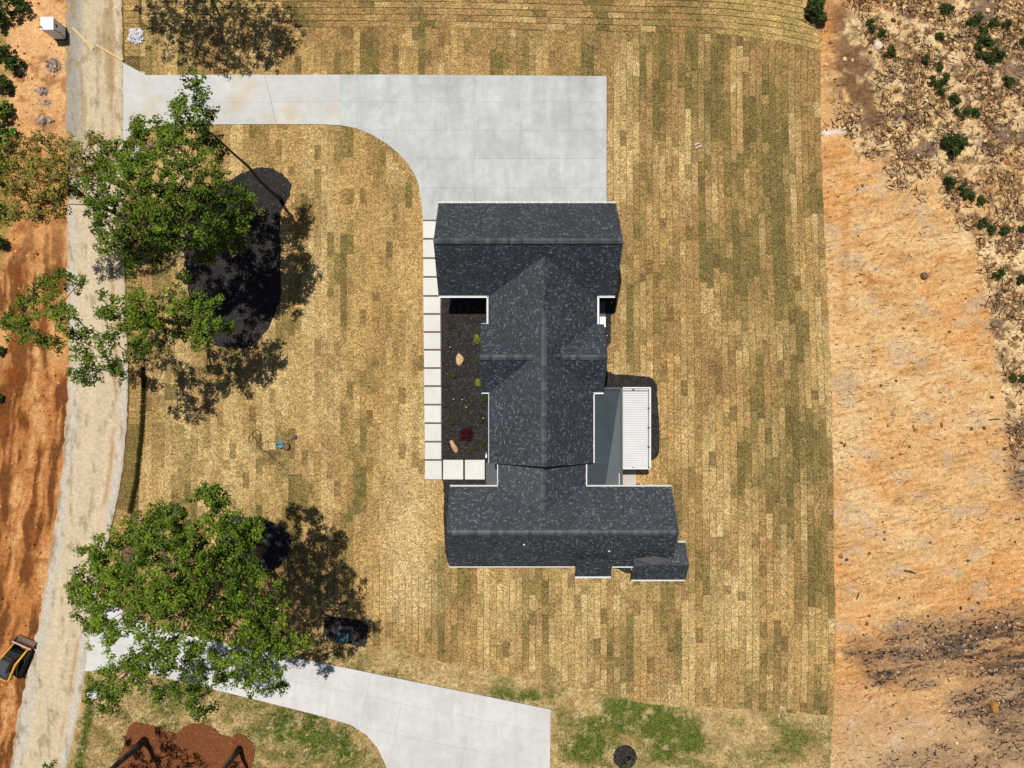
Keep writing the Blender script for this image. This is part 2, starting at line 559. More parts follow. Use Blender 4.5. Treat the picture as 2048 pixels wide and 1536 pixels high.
# ------------------------------------------------------------------ ground sheet
def axis(lo, hi, step, far):
    a = list(np.arange(lo, hi + step / 2, step))
    s, p = step, hi
    up = []
    while p < far:
        s *= 1.35
        p += s
        up.append(p)
    s, p = step, lo
    dn = []
    while p > -far:
        s *= 1.35
        p -= s
        dn.append(p)
    return np.array(dn[::-1] + a + up)


gx = axis(-43.5, 43.5, 0.13, 700)
gy = axis(-33.0, 33.0, 0.13, 700)
X, Y = np.meshgrid(gx, gy)
U, V = X / S + 1024, 768 - Y / S


def mixc(c, c2, m):
    return c * (1 - m[..., None]) + np.array(c2) * m[..., None]


def band(u, v, u0, v0, u1, v1, w):
    """soft band along a segment"""
    dx, dy = u1 - u0, v1 - v0
    t = np.clip(((u - u0) * dx + (v - v0) * dy) / (dx * dx + dy * dy), 0, 1)
    d = np.hypot(u - u0 - t * dx, v - v0 - t * dy)
    return np.exp(-(d / w) ** 2)


def blob(u, v, u0, v0, a, b):
    return np.exp(-(((u - u0) / a) ** 2 + ((v - v0) / b) ** 2))


BRUSH = [(1500, 150), (1660, 215), (1720, 325), (1790, 350), (1870, 380), (1940, 470), (1975, 600), (2000, 750), (2020, 900), (2060, 1010), (2400, 1200)]


def brush_mask(u, v):
    n = (fbm(u / 60, v / 60, 5) - 0.5) * 120
    return sst(-30, 30, lerp_pts(u, BRUSH) - v + n) * sst(1650, 1690, u + (fbm(u / 30, v / 30, 9) - 0.5) * 60)


def char_mask(u, v):
    ca, sa = math.cos(-0.16), math.sin(-0.16)
    a, b = u * ca + v * sa, -u * sa + v * ca
    st = fbm(a / 70, b / 9, 21, 4)
    m = (1.0 * band(u, v, 1800, 1292, 2060, 1248, 34) + 0.8 * band(u, v, 1718, 1300, 1760, 1330, 26) + 0.7 * band(u, v, 1760, 1345, 1850, 1335, 26)
         + 1.1 * band(u, v, 1930, 1412, 2080, 1400, 30) + 0.9 * band(u, v, 1990, 1340, 2080, 1340, 42) + 0.8 * band(u, v, 1900, 1315, 2060, 1300, 26)
         + 0.6 * band(u, v, 1760, 1368, 1865, 1372, 8) + 0.75 * band(u, v, 1990, 1450, 2070, 1470, 18) + 0.45 * band(u, v, 1800, 1530, 1960, 1510, 34)
         + 0.5 * band(u, v, 1990, 1500, 2070, 1510, 25) + 0.9 * blob(u, v, 2046, 950, 26, 45) + 0.6 * blob(u, v, 2030, 850, 22, 25))
    return np.clip(m, 0, 1.1) * sst(0.20, 0.62, st + 0.12 * (fbm(u / 6, v / 6, 22, 2) - 0.5))


def ground_colour(U, V):
    n1, n2, n3 = fbm(U / 210, V / 210, 1), fbm(U / 40, V / 26, 2), fbm(U / 9, V / 8, 3, 3)
    # right dirt
    tan, orange, pale, brown = C(229, 184, 124), C(224, 162, 96), C(240, 206, 154), C(146, 100, 58)
    c = np.zeros(U.shape + (3,)) + np.array(tan)
    c = mixc(c, orange, sst(0.40, 0.62, n1 * 0.7 + n2 * 0.3) * 0.85)
    c = mixc(c, pale, sst(0.52, 0.75, fbm(U / 120, V / 60, 4)) * 0.7)
    ca, sa = math.cos(-0.2), math.sin(-0.2)
    a, b = U * ca + V * sa, -U * sa + V * ca
    st = fbm(a / 30, b / 4, 6, 3)
    c = mixc(c, brown, sst(0.56, 0.76, st) * 0.42)
    c = mixc(c, pale, sst(0.42, 0.28, st) * 0.5)
    c = mixc(c, brown, sst(0.70, 0.82, n3) * 0.45)
    c = mixc(c, C(203, 138, 76), band(U, V, 1690, 430, 1688, 620, 9) * 0.55)
    c = mixc(c, C(196, 132, 70), (band(U, V, 1712, 535, 1740, 560, 6) + band(U, V, 1740, 560, 1795, 570, 7) + band(U, V, 1750, 592, 1810, 590, 7)) * 0.6)
    # greyer dust towards the bottom right
    c = mixc(c, C(206, 172, 130), sst(1330, 1500, V + (n1 - 0.5) * 150) * 0.75 * sst(1640, 1700, U))
    c = mixc(c, C(204, 180, 150), sst(0.60, 0.72, fbm(U / 50, V / 38, 8)) * 0.55 * sst(1600, 1650, U))
    # brush ground
    bm = brush_mask(U, V)
    c = mixc(c, C(236, 200, 146), bm * 0.9)
    cl = fbm(U / 15, V / 14, 12, 3)
    c = mixc(c, C(98, 68, 44), bm * sst(0.54, 0.64, cl) * 0.72)  # dark clutter; shadows between the pale clumps are put into this colour too
    c = mixc(c, C(246, 218, 172), bm * sst(0.44, 0.34, cl) * 0.7)
    c = mixc(c, C(118, 98, 88), bm * sst(0.60, 0.70, fbm(U / 60, V / 34, 14)) * 0.8)
    c = mixc(c, C(226, 172, 108), bm * sst(0.60, 0.70, fbm(U / 80, V / 80, 15)) * 0.5)
    trk = np.maximum(band(U, V, 1672, 30, 1705, 190, 34), band(U, V, 1720, 130, 1745, 235, 22)) * sst(0.25, 0.5, fbm(a / 20, b / 20, 16))
    c = mixc(c, C(128, 94, 66), np.clip(trk * 1.25, 0, 1) * 0.9)
    c = mixc(c, C(226, 158, 92), (blob(U, V, 1650, 60, 20, 70) + blob(U, V, 1740, 8, 60, 14)) * 0.7)
    c = mixc(c, C(250, 232, 220), np.clip(1.3 * band(U, V, 1648, 266, 1690, 260, 5.5), 0, 1) * sst(0.2, 0.5, fbm(U / 8, V / 5, 18, 2)) * 0.9)
    c = mixc(c, C(84, 71, 66), char_mask(U, V) * 0.8)
    c = mixc(c, C(150, 120, 96), sst(0.1, 0.5, char_mask(U + 8, V + 5) + char_mask(U - 10, V - 4)) * (1 - char_mask(U, V)) * 0.5)
    # left dirt
    left = sst(6, -6, U - (xl(V) + xr(V)) / 2)
    lc = np.zeros_like(c) + np.array(C(214, 154, 96))
    lc = mixc(lc, C(240, 188, 130), sst(330, 150, V + (n1 - 0.5) * 260) * 0.9)
    lc = mixc(lc, C(190, 122, 66), sst(690, 800, V + (n2 - 0.5) * 120) * 0.75)
    w = U - (xl(V) - 135)
    w = w + (fbm(U / 40, V / 80, 34) - 0.5) * 34
    rut = 0.65 * fbm(w / 11, V / 140, 31, 4) + 0.35 * fbm(w / 30, V / 60, 35, 3)
    lc = mixc(lc, C(104, 62, 34), sst(0.47, 0.58, rut) * 0.85 * sst(380, 560, V))
    lc = mixc(lc, C(230, 178, 118), sst(0.44, 0.34, rut) * 0.7 * sst(380, 560, V))
    lc = mixc(lc, C(150, 88, 44), sst(0.58, 0.74, fbm(U / 22, V / 20, 33)) * 0.65)
    lc = mixc(lc, C(140, 128, 118), (blob(U, V, 108, 132, 16, 18) + blob(U, V, 84, 182, 12, 10) + 0.8 * blob(U, V, 92, 205, 14, 8)) * 0.9)
    lc = mixc(lc, C(118, 62, 30), (blob(U, V, 88, 245, 26, 22)) * 0.7 * sst(0.3, 0.55, n3))
    lc = mixc(lc, C(140, 74, 30), (blob(U, V, 40, 545, 22, 18) + blob(U, V, 20, 745, 24, 24)) * 0.75)
    lc = mixc(lc, C(120, 128, 60), sst(22, 4, U + (n2 - 0.5) * 30) * 0.6 * sst(560, 500, V))
    c = c * (1 - left[..., None]) + lc * left[..., None]
    # soil below the sod and the older seeded grass at the bottom
    inside = (U > xr(V) - 8) & (U < xR(V))
    soil = np.zeros_like(c) + np.array(C(112, 88, 52))
    soil = mixc(soil, C(192, 158, 98), (V < -150) * (0.75 + 0.25 * n2))
    gr = np.zeros_like(c) + np.array(C(206, 176, 122))
    gr = mixc(gr, C(172, 142, 92), sst(0.45, 0.65, fbm(U / 26, V / 22, 41)) * 0.7)
    gr = mixc(gr, C(98, 114, 44), green_mask(U, V) * 0.9)
    gr = mixc(gr, C(226, 200, 152), sst(0.55, 0.68, fbm(U / 15, V / 13, 44)) * 0.5)
    c = np.where((inside & (V < yB(U) - 14))[..., None], soil, c)
    c = np.where((inside & (V >= yB(U) - 14))[..., None], gr, c)
    return c


def green_mask(u, v):
    n = fbm(u / 42, v / 36, 43)
    m = 0.45 * sst(0.46, 0.60, n)
    for (bu, bv, a, b, s) in ((1280, 1430, 60, 38, 1.3), (1190, 1490, 55, 45, 1.2), (1340, 1490, 55, 50, 0.9), (1040, 1390, 70, 12, 0.95), (1112, 1410, 14, 24, 0.8), (620, 1470, 75, 45, 1.0), (690, 1490, 22, 45, 0.9), (560, 1440, 60, 25, 0.6),
                              (300, 1400, 70, 40, 0.45), (1600, 1470, 60, 40, 0.35), (1560, 1520, 30, 30, 0.35), (1420, 1480, 40, 30, 0.35)):
        m = m + s * blob(u, v, bu, bv, a, b)
    m = m * sst(0.30, 0.52, n + 0.1)
    m = m + band(u, v, 184, 1390, 158, 1536, 9) + band(u, v, 158, 1536, 140, 1640, 9)
    return np.clip(m, 0, 1)


def ground_height(U, V):
    right = sst(8, 40, U - xR(V))
    left = sst(-2, -30, U - xl(V))
    z = -0.03 * np.ones_like(U)
    bm = brush_mask(U, V)
    z = z + right * (0.05 + (fbm(U / 45, V / 45, 51) - 0.5) * 0.25 + (fbm(U / 9, V / 7, 52, 3) - 0.5) * 0.14)
    z = z + right * bm * ((fbm(U / 14, V / 13, 53, 3) - 0.5) * 0.55)
    w = U - (xl(V) - 135)
    w = w + (fbm(U / 40, V / 80, 34) - 0.5) * 34
    z = z + left * ((fbm(w / 11, V / 140, 31, 4) - 0.5) * 0.22 * sst(380, 560, V) + (fbm(U / 14, V / 14, 55, 3) - 0.5) * 0.18)
    z = z + left * 0.25 * blob(U, V, 108, 132, 14, 14) + left * 0.25 * blob(U, V, 88, 245, 20, 16)
    return z


def ground_z(px, py):
    return float(ground_height(np.array([float(px)]), np.array([float(py)]))[0])


Z = ground_height(U, V)
GC = ground_colour(U, V)
ny_, nx_ = X.shape
idx = np.arange(nx_ * ny_).reshape(ny_, nx_)
F = np.stack([idx[:-1, :-1], idx[:-1, 1:], idx[1:, 1:], idx[1:, :-1]], -1).reshape(-1, 4)
tag(mk_np('ground', np.stack([X, Y, Z], -1).reshape(-1, 3), F, M['ground'], col=GC.reshape(-1, 3), smooth=True), kind='structure')

# ------------------------------------------------------------------ gravel road
vs_ = np.concatenate([np.arange(-700, -60, 40), np.arange(-60, 1640, 5), np.arange(1640, 2300, 40)]).astype(float)
tt = np.linspace(-0.03, 1.03, 40)
VV, TT = np.meshgrid(vs_, tt, indexing='ij')
UL, UR = xl(VV) + (fbm(VV / 14, VV * 0, 61) - 0.5) * 11, xr(VV) + (fbm(VV / 10, VV * 0, 60) - 0.6) * 5
UU = UL + (UR - UL) * TT
RZ = 0.02 + 0.06 * np.sin(np.clip(TT, 0, 1) * math.pi) ** 0.5 - 0.10 * ((TT < 0) | (TT > 1)) - 0.03 * (np.exp(-((TT - 0.30) / 0.06) ** 2) + np.exp(-((TT - 0.68) / 0.06) ** 2))
rc = np.zeros(UU.shape + (3,)) + np.array(C(220, 202, 168))
rc = mixc(rc, C(232, 210, 178), sst(0.45, 0.65, fbm(TT * 7, VV / 220, 62)) * 0.7)
rc = mixc(rc, C(166, 162, 152), sst(0.42, 0.16, TT + (fbm(UU / 20, VV / 40, 63) - 0.5) * 0.25) * 0.85 * sst(420, 250, VV))
rc = mixc(rc, C(212, 206, 192), sst(0.30, 0.10, TT + (fbm(UU / 20, VV / 60, 64) - 0.5) * 0.3) * 0.7 * sst(250, 420, VV))
rc = mixc(rc, C(214, 208, 200), sst(0.82, 0.96, TT + (fbm(UU / 9, VV / 40, 65) - 0.5) * 0.2) * 0.7 * sst(700, 760, VV) * sst(1640, 1500, VV))
rc = mixc(rc, C(170, 146, 102), sst(0.55, 0.72, fbm(TT * 12, VV / 110, 66)) * 0.6 * sst(380, 220, VV))
rc = mixc(rc, C(214, 156, 98), sst(0.10, -0.02, TT + (fbm(UU / 8, VV / 22, 59) - 0.5) * 0.16) * 0.8)
rc = mixc(rc, C(150, 128, 98), sst(0.60, 0.74, fbm(UU / 9, VV / 26, 67)) * 0.55)
rc = mixc(rc, C(186, 138, 84), np.exp(-((TT - 0.80) / 0.035) ** 2) * sst(0.35, 0.6, fbm(TT * 3, VV / 60, 68)) * 0.7)
rc = mixc(rc, C(140, 128, 108), np.exp(-((TT - 0.06 - 0.02 * np.sin(VV / 90)) / 0.025) ** 2) * sst(0.4, 0.6, fbm(TT * 2, VV / 50, 69)) * 0.7 * sst(760, 860, VV))
P3 = np.stack([(UU - 1024) * S, (768 - VV) * S, RZ], -1)
a_, b_ = UU.shape
idx = np.arange(a_ * b_).reshape(a_, b_)
F = np.stack([idx[:-1, :-1], idx[1:, :-1], idx[1:, 1:], idx[:-1, 1:]], -1).reshape(-1, 4)
tag(mk_np('road', P3.reshape(-1, 3), F, M['road'], col=rc.reshape(-1, 3), smooth=True), kind='structure')

# ------------------------------------------------------------------ sod lawn: every slab is its own piece
lawn_out = [(float(xr(v)) + 1, v) for v in range(-200, 1241, 40)]
lawn_out += [(u, float(yB(u)) - 9) for u in range(250, 1666, 30)]
lawn_out += [(float(xR(v)) - 1, v) for v in range(1420, -201, -40)]
lawn = MB()
lawn.prism([G(*p) for p in lawn_out], -0.02, 0.004)
lawn = tag(lawn.build('lawn', surf('lawn_soil', C(120, 96, 58), grain=((8, 4, 0.5, 1.4),), bump=(10, 0.8, 0.05))), kind='structure')

slabs = []          # (corner px list, (u, v, strip seed), kind)


def sod_colours(u, v, cs):
    """each slab has its own tone; neighbours in a strip came off the same field"""
    iu, iv = (u * 3).astype(int), (v * 3).astype(int)
    h = lambda k: hsh(iu, iv, k)
    n = lambda a, b, k: fbm(u / a, v / b, k, 3)
    tan, gold, brown, olive, green, pale, dark = (C(214, 182, 118), C(200, 160, 94), C(166, 128, 76), C(150, 128, 70), C(112, 104, 54), C(226, 198, 140), C(120, 96, 56))
    east = 1.0 / (1 + np.exp(-(u - 1180) / 40)) * (1.0 / (1 + np.exp((v - 760) / 170)))
    north = 1.0 / (1 + np.exp((v - 130) / 30)) * (u > 300)
    cut = lambda x: np.clip(x, 0, 1)
    c = np.zeros((len(u), 3)) + np.array(tan)
    c = mixc(c, gold, cut((n(70, 300, 71) * 0.75 + cs * 0.25 - 0.34) * 4) * 0.9)
    b = n(36, 110, 72) + 0.17 * east + 0.16 * north + 0.18 * (h(1) - 0.5) + 0.05 * (cs - 0.5)
    c = mixc(c, brown, cut((b - 0.50) * 4.5) * 0.72)
    g = n(30, 130, 73) + 0.10 * np.exp(-((u - 1500 - 0.1 * (v - 500)) / 90.0) ** 2) * np.where(v < 1000, 1, 0.4) + 0.05 * east + 0.20 * (h(2) - 0.5) + 0.06 * (cs - 0.5)
    g = g + 0.6 * np.exp(-((u - 1548 - 0.01 * (v - 400)) / 9.0) ** 2 - ((v - 430) / 200.0) ** 2)
    c = mixc(c, olive, cut((g - 0.49) * 4.5) * 0.66)
    c = mixc(c, green, cut((g - 0.63) * 6) * 0.7)
    r = h(3)
    c = mixc(c, dark, (r < 0.030) * 0.6)
    c = mixc(c, pale, ((r >= 0.03) & (r < 0.065)) * 0.5 * (g < 0.5))
    c = mixc(c, olive, ((r >= 0.085) & (r < 0.15)) * 0.5)
    p = np.exp(-((u - 815) / 45.0) ** 2 - ((v - 1080) / 110.0) ** 2) + 0.6 * np.exp(-((u - 830) / 60.0) ** 2 - ((v - 1190) / 50.0) ** 2)
    c = mixc(c, C(230, 198, 136), np.clip(p, 0, 0.75))
    c = c * (0.94 + 0.14 * h(4))[:, None]
    lum = c.mean(1, keepdims=True)
    return (c * 0.92 + lum * 0.08) * np.array((0.955, 0.955, 0.95))


solid = [DRIVE1, DRIVE2, BED_TREES, BED_OAK, BED_PATIO, BED_BOX, PATH_STRIP] + HOUSE_FOOT


def hidden(q):
    return any(all(pin(p[0], p[1], poly) for p in q) for poly in solid)


# main columns
SW, SL = 13.0, 31.0
j = 0
u = 278.0
while u < 1640:
    cs = rnd.random()
    v = -20 - rnd.random() * SL
    while v < 1450:
        L_ = SL * rnd.choice((1, 1, 1, 1, 0.98, 0.6)) + rnd.uniform(-1, 1)
        v0, v1 = v, v + L_
        v += L_

        def wp(uu, vv):
            k = min(1, max(0, (uu - 1230) / 410))
            k = k * k * (3 - 2 * k)
            return (uu + k * (pl(vv, LAWN_R) - 1643) if vv > 62 else uu, vv)
        q = []
        for (uu, vv) in ((u, v0), (u, v1), (u + SW, v1), (u + SW, v0)):
            t, b = pl(uu, LAWN_T), pl(uu, LAWN_B) + 7 * (cs - 0.5)
            vv = min(max(vv, t), b)
            q.append(wp(uu, vv))
        if q[1][1] - q[0][1] < 3:
            continue
        lim = pl((v0 + v1) / 2, ROAD_R) + 34
        if q[2][0] < lim + 3:
            continue
        q = [(min(max(p[0], pl(p[1], ROAD_R) + 34), pl(p[1], LAWN_R)), p[1]) for p in q]
        if q[2][0] - q[1][0] < 3:
            continue
        if hidden(q):
            continue
        slabs.append((q, (u + SW / 2, (v0 + v1) / 2, cs), 'col'))
    u += SW
    j += 1
# rows along the top
for k in range(0, 16):
    cs = rnd.random()
    u = 284 - rnd.random() * SL
    while u < 1640:
        L_ = SL + rnd.uniform(-2, 2)
        q = []
        for (uu, kk) in ((u, k + 1), (u, k), (u + L_, k), (u + L_, k + 1)):
            uu = max(uu, 284)
            vv = pl(uu, LAWN_T) - 13 * kk
            q.append((min(uu, pl(vv, LAWN_R)), vv))
        if q[2][0] - q[1][0] > 3:
            slabs.append((q, (u + 7 + 3 * k, 30 - 13 * k, cs), 'row'))
        u += L_
# the border strip that follows the road
v = -160.0
while v < 1200:
    if 112 < v < 290:
        v = 290.0
    v1 = v + 13
    q = [(float(xr(v)) + 3, v), (float(xr(v1)) + 3, v1), (float(xr(v1)) + 33, v1), (float(xr(v)) + 33, v)]
    if not hidden(q):
        slabs.append((q, (q[0][0] + 15, v, 0.5), 'edge'))
    v = v1


def slab_geo(q, kind):
    cx, cy = sum(p[0] for p in q) / 4, sum(p[1] for p in q) / 4
    gap = 0.46 if (cx > 1180 or cy > 1140 or kind != 'col') else 0.06
    gap *= rnd.uniform(0.3, 1.5) * (1.7 if kind == 'row' else 1.0)
    end = rnd.uniform(-0.25, 0.04)
    ga, gb = (gap, end) if kind == 'col' else (end, gap)
    bot, top = [], []
    z0 = rnd.uniform(0.030, 0.042)
    tilt = (rnd.uniform(-0.006, 0.006), rnd.uniform(-0.008, 0.008))
    for i, (a, b) in enumerate(q):
        a += (ga if a < cx else -ga) + rnd.uniform(-0.12, 0.12)
        b += (gb if b < cy else -gb) + rnd.uniform(-0.12, 0.12)
        x, y = G(a, b)
        bot.append((x, y, -0.005))
        top.append((x, y, z0 + (tilt[0] if a > cx else -tilt[0]) + (tilt[1] if b > cy else -tilt[1])))
    return bot + top


SF = np.array([(4, 5, 6, 7), (0, 4, 7, 3), (1, 5, 4, 0), (2, 6, 5, 1), (3, 7, 6, 2)])
order = sorted(range(len(slabs)), key=lambda i: (slabs[i][2] != 'col', math.hypot(sum(p[0] for p in slabs[i][0]) / 4 - 1024, sum(p[1] for p in slabs[i][0]) / 4 - 768)))
near = set()
for i in order:
    q = slabs[i][0]
    if len(near) < 300 and area(q) > 330 and not any(pin(p[0], p[1], s) for s in solid for p in q):
        near.add(i)
key = np.array([s_[1] for s_ in slabs])
SC = sod_colours(key[:, 0], key[:, 1], key[:, 2])
for i, s_ in enumerate(slabs):
    if s_[2] == 'edge':
        v_ = s_[1][1]
        SC[i] = np.array(C(184, 152, 94)) * (0.80 + 0.3 * rnd.random()) if not 840 < v_ < 1010 else np.array(C(136, 114, 66)) * (0.88 + 0.2 * rnd.random())
    elif s_[2] == 'row' and (s_[1][0] > 1430 or s_[1][0] < 560):
        SC[i] = SC[i] * 0.5 + np.array(C(216, 184, 116)) * 0.5
bv, bf, bc = [], [], []
for i, (q, _, kind) in enumerate(slabs):
    c = SC[i]
    g = slab_geo(q, kind)
    if i in near:
        mk_np('sod_slab', g, SF, M['sod'], lawn, col=np.tile(c, (8, 1)))
    else:
        n = len(bv)
        bv += g
        bf.append(SF + n)
        bc += [c] * 8
tag(mk_np('sod_field', bv, np.concatenate(bf), M['sod'], lawn, col=np.array(bc)), kind='stuff')

# ------------------------------------------------------------------ driveways of poured panels
def panels(name, poly, mat, cells, z0, z1, parent_mat):
    base = MB()
    base.prism([G(*p) for p in poly], -0.02, z0 + 0.004)
    root = tag(base.build(name, parent_mat), kind='structure')
    for hp in cells:
        p = poly
        for (a, b, c) in hp:
            p = clip_half(p, a, b, c)
            if len(p) < 3:
                break
        if len(p) < 3 or area(p) < 40:
            continue
        m = MB()
        m.prism([G(*t) for t in p], z0, z1 + rnd.uniform(-0.003, 0.003))
        m.build('panel', mat, root)
    return root


def grid_cells(us, vs, gap):
    out = []
    for i in range(len(us) - 1):
        for k in range(len(vs) - 1):
            out.append([(1, 0, us[i + 1] - gap), (-1, 0, -(us[i] + gap)), (0, 1, vs[k + 1] - gap), (0, -1, -(vs[k] + gap))])
    return out


g_ = 0.11
right_cells = grid_cells([681, 948, 1300], [100, 205, 261, 318, 376, 460], g_)
# the throat between the road and the slanting control joint
d1 = (97.0, -23.0)
left_cells = [[(1, 0, 395 - g_), (0, 1, 500)],
              [(-1, 0, -(395 + g_)), (97, -23, 97 * 530 - 23 * 150 - 28), (0, 1, 205 - g_)],
              [(-1, 0, -(395 + g_)), (97, -23, 97 * 530 - 23 * 150 - 28), (0, -1, -(205 + g_))],
              [(-97, 23, -(97 * 530 - 23 * 150 + 28)), (1, 0, 681 - g_), (0, 1, 205 - g_)],
              [(-97, 23, -(97 * 530 - 23 * 150 + 28)), (1, 0, 681 - g_), (0, -1, -(205 + g_))]]
panels('driveway', DRIVE1, M['concrete'], right_cells, 0.03, 0.085, M['slab_joint'])
drive1 = bpy.data.objects['driveway']
for hp in left_cells:
    p = DRIVE1
    for (a, b, c) in hp:
        p = clip_half(p, a, b, c)
    if len(p) > 2 and area(p) > 40:
        m = MB()
        m.prism([G(*t) for t in p], 0.03, 0.085 + rnd.uniform(-0.003, 0.003))
        m.build('panel', M['concrete_warm'], drive1)
cells = []
dx, dy = 489 / 499.1, 100 / 499.1
o0 = 612 * dx + 1319 * dy
n0 = -612 * dy + 1319 * dx
al = [-500, -290, -150, -10, 62, 133, 204, 346, 760]
ac = [-120, 47, 110, 250, 480]
for i in range(len(al) - 1):
    for k in range(len(ac) - 1):
        cells.append([(dx, dy, o0 + al[i + 1] - g_), (-dx, -dy, -(o0 + al[i] + g_)), (-dy, dx, n0 + ac[k + 1] - g_), (dy, -dx, -(n0 + ac[k] + g_))])
panels('driveway', DRIVE2, M['concrete_pale'], cells, 0.03, 0.085, M['slab_joint'])

# ------------------------------------------------------------------ stepping path
pb = MB()
pb.prism([G(*p) for p in PATH_STRIP], -0.02, 0.05)
path = tag(pb.build('path', M['joint']), kind='structure')
ys = [441, 478, 516.5, 554, 592, 628, 664, 699.5, 736, 772, 809, 846, 883, 919.5]
for i in range(len(ys)):
    y0 = ys[i] + 2.0
    y1 = (ys[i + 1] - 1.5) if i < len(ys) - 1 else 958.5
    x0, x1 = 846.0 + 0.32 * i + rnd.uniform(-0.3, 0.3), 879.5 + 0.28 * i + rnd.uniform(-0.3, 0.3)
    (ax, ay), (bx, by) = G(x0, y1), G(x1, y0)
    bevel(MB().box(ax, bx, ay, by, 0.03, 0.10 + rnd.uniform(-0.006, 0.006)).build('paver', M['paver'], path), 0.012)
for (x0, x1) in ((886.5, 926.5), (930, 969.5)):
    (ax, ay), (bx, by) = G(x0, 958.5), G(x1, 919.5)
    bevel(MB().box(ax, bx, ay, by, 0.03, 0.11).build('paver', M['paver'], path), 0.012)

# ------------------------------------------------------------------ mulch beds
def bed(name, poly, mat, chip_mat, nchip, h=0.09, rough=0.9, sub=6, mound=True):
    pts = smooth_loop(poly, sub)
    pts = [(p[0] + rnd.gauss(0, rough), p[1] + rnd.gauss(0, rough)) for p in pts]
    cx, cy = sum(p[0] for p in pts) / len(pts), sum(p[1] for p in pts) / len(pts)
    m = MB()
    n_ = len(pts)
    if area(pts) > 0 and sum(pts[i][0] * pts[(i + 1) % n_][1] - pts[(i + 1) % n_][0] * pts[i][1] for i in range(n_)) > 0:
        pts = pts[::-1]
    rings = []
    for (k, z) in ((0.0, -0.02), (0.0, 0.045), (2.2, h)):
        for i in range(n_):
            ax, ay = pts[i - 1]
            bx, by = pts[(i + 1) % n_]
            L_ = math.hypot(bx - ax, by - ay) + 1e-6
            rings.append((*G(pts[i][0] + (by - ay) / L_ * k, pts[i][1] - (bx - ax) / L_ * k), z))
    if not mound:
        rings[2 * n_:] = [(x, y, h) for x, y, z in rings[n_:2 * n_]]
    fs_ = [tuple(range(2 * n_, 3 * n_))]
    for a in range(2):
        fs_ += [(a * n_ + i, a * n_ + (i + 1) % n_, (a + 1) * n_ + (i + 1) % n_, (a + 1) * n_ + i) for i in range(n_)]
    m.add(rings, fs_)
    o = tag(m.build(name, mat), kind='structure')
    us, vs = [p[0] for p in pts], [p[1] for p in pts]
    vv, ff = [], []
    c = 0
    while c < nchip:
        a, b = rnd.uniform(min(us), max(us)), rnd.uniform(min(vs), max(vs))
        if not pin(a + rnd.gauss(0, 1.6), b + rnd.gauss(0, 1.6), pts):
            nchip -= 0.3
            continue
        x, y = G(a, b)
        t = rnd.uniform(0, math.pi)
        l, w = rnd.uniform(0.04, 0.13), rnd.uniform(0.015, 0.04)
        z = h + rnd.uniform(-0.01, 0.02)
        e = rnd.uniform(-0.02, 0.035)
        n = len(vv)
        for (s1, s2) in ((-1, -1), (1, -1), (1, 1), (-1, 1)):
            vv.append((x + s1 * l * math.cos(t) - s2 * w * math.sin(t), y + s1 * l * math.sin(t) + s2 * w * math.cos(t), z + s1 * e + 0.01))
        vv.append((x, y, z - 0.03))
        ff += [(n, n + 1, n + 2, n + 3), (n, n + 4, n + 1), (n + 2, n + 4, n + 3)]
        c += 1
    if vv:
        tag(mk('mulch_chips', vv, ff, chip_mat, o), kind='stuff')
    return o


def bed_sharp(name, poly, mat, chip, n, h):
    return bed(name, poly, mat, chip, n, h, 0.25, 1, False)


bed('mulch_bed', BED_TREES, M['mulch'], M['mulch_chip'], 2600)
bed('mulch_bed', BED_OAK, M['mulch'], M['mulch_chip'], 900)
bed_sharp('mulch_bed', BED_FRONT, M['mulch'], M['mulch_chip'], 2200, 0.06)
bed('mulch_bed', BED_PATIO, M['mulch'], M['mulch_chip'], 900, 0.065, 0.4, 3)
bed('mulch_bed', BED_BOX, M['mulch'], M['mulch_chip'], 420, 0.065, 0.5, 3)
bed('mulch_bed', BED_RED, M['red_mulch'], M['red_chip'], 1100, 0.07)
bed('mulch_bed', SAPLING_RING, M['mulch'], M['mulch_chip'], 140, 0.06, 0.4, 1)
bed_sharp('mulch_bed', [(1190, 596), (1233, 596), (1229, 625), (1222, 632), (1221, 684), (1213, 696), (1190, 696)], M['mulch'], M['mulch_chip'], 200, 0.06)
bed_sharp('mulch_bed', [(1215, 1090), (1255, 1090), (1262, 1147), (1250, 1146), (1238, 1138), (1222, 1136)], M['mulch'], M['mulch_chip'], 60, 0.055)

# ------------------------------------------------------------------ house
HE = 3.33                                        # eave height
fE = S * (H - HE) / H
ex = lambda px: (px - 1024) * fE
ey = lambda py: (768 - py) * fE
house = tag(empty('house', (0, 0, 0)), 'long single-storey white house under dark grey shingle roofs with white gutters', 'house')
cap_me = None


def slope_mesh(mb_v, mb_f, mb_uv, quad, th=0.14):
    """quad = eave a, eave b, ridge b, ridge a"""
    q = [np.array(p, float) for p in quad]
    e = q[1] - q[0]
    e /= np.linalg.norm(e)
    n = np.cross(e, q[3] - q[0])
    n /= np.linalg.norm(n)
    up = np.cross(n, e)
    o = len(mb_v)
    for p in q:
        mb_v.append(tuple(p))
    for p in q:
        mb_v.append(tuple(p - np.array((0, 0, th))))
    loc = [(float(np.dot(p, e)), float(np.dot(p - q[0], up))) for p in q]
    loc = loc + loc
    for f in ((0, 1, 2, 3), (7, 6, 5, 4), (0, 4, 5, 1), (1, 5, 6, 2), (2, 6, 7, 3), (3, 7, 4, 0)):
        mb_f.append(tuple(i + o for i in f))
        mb_uv.append([loc[i] for i in f])


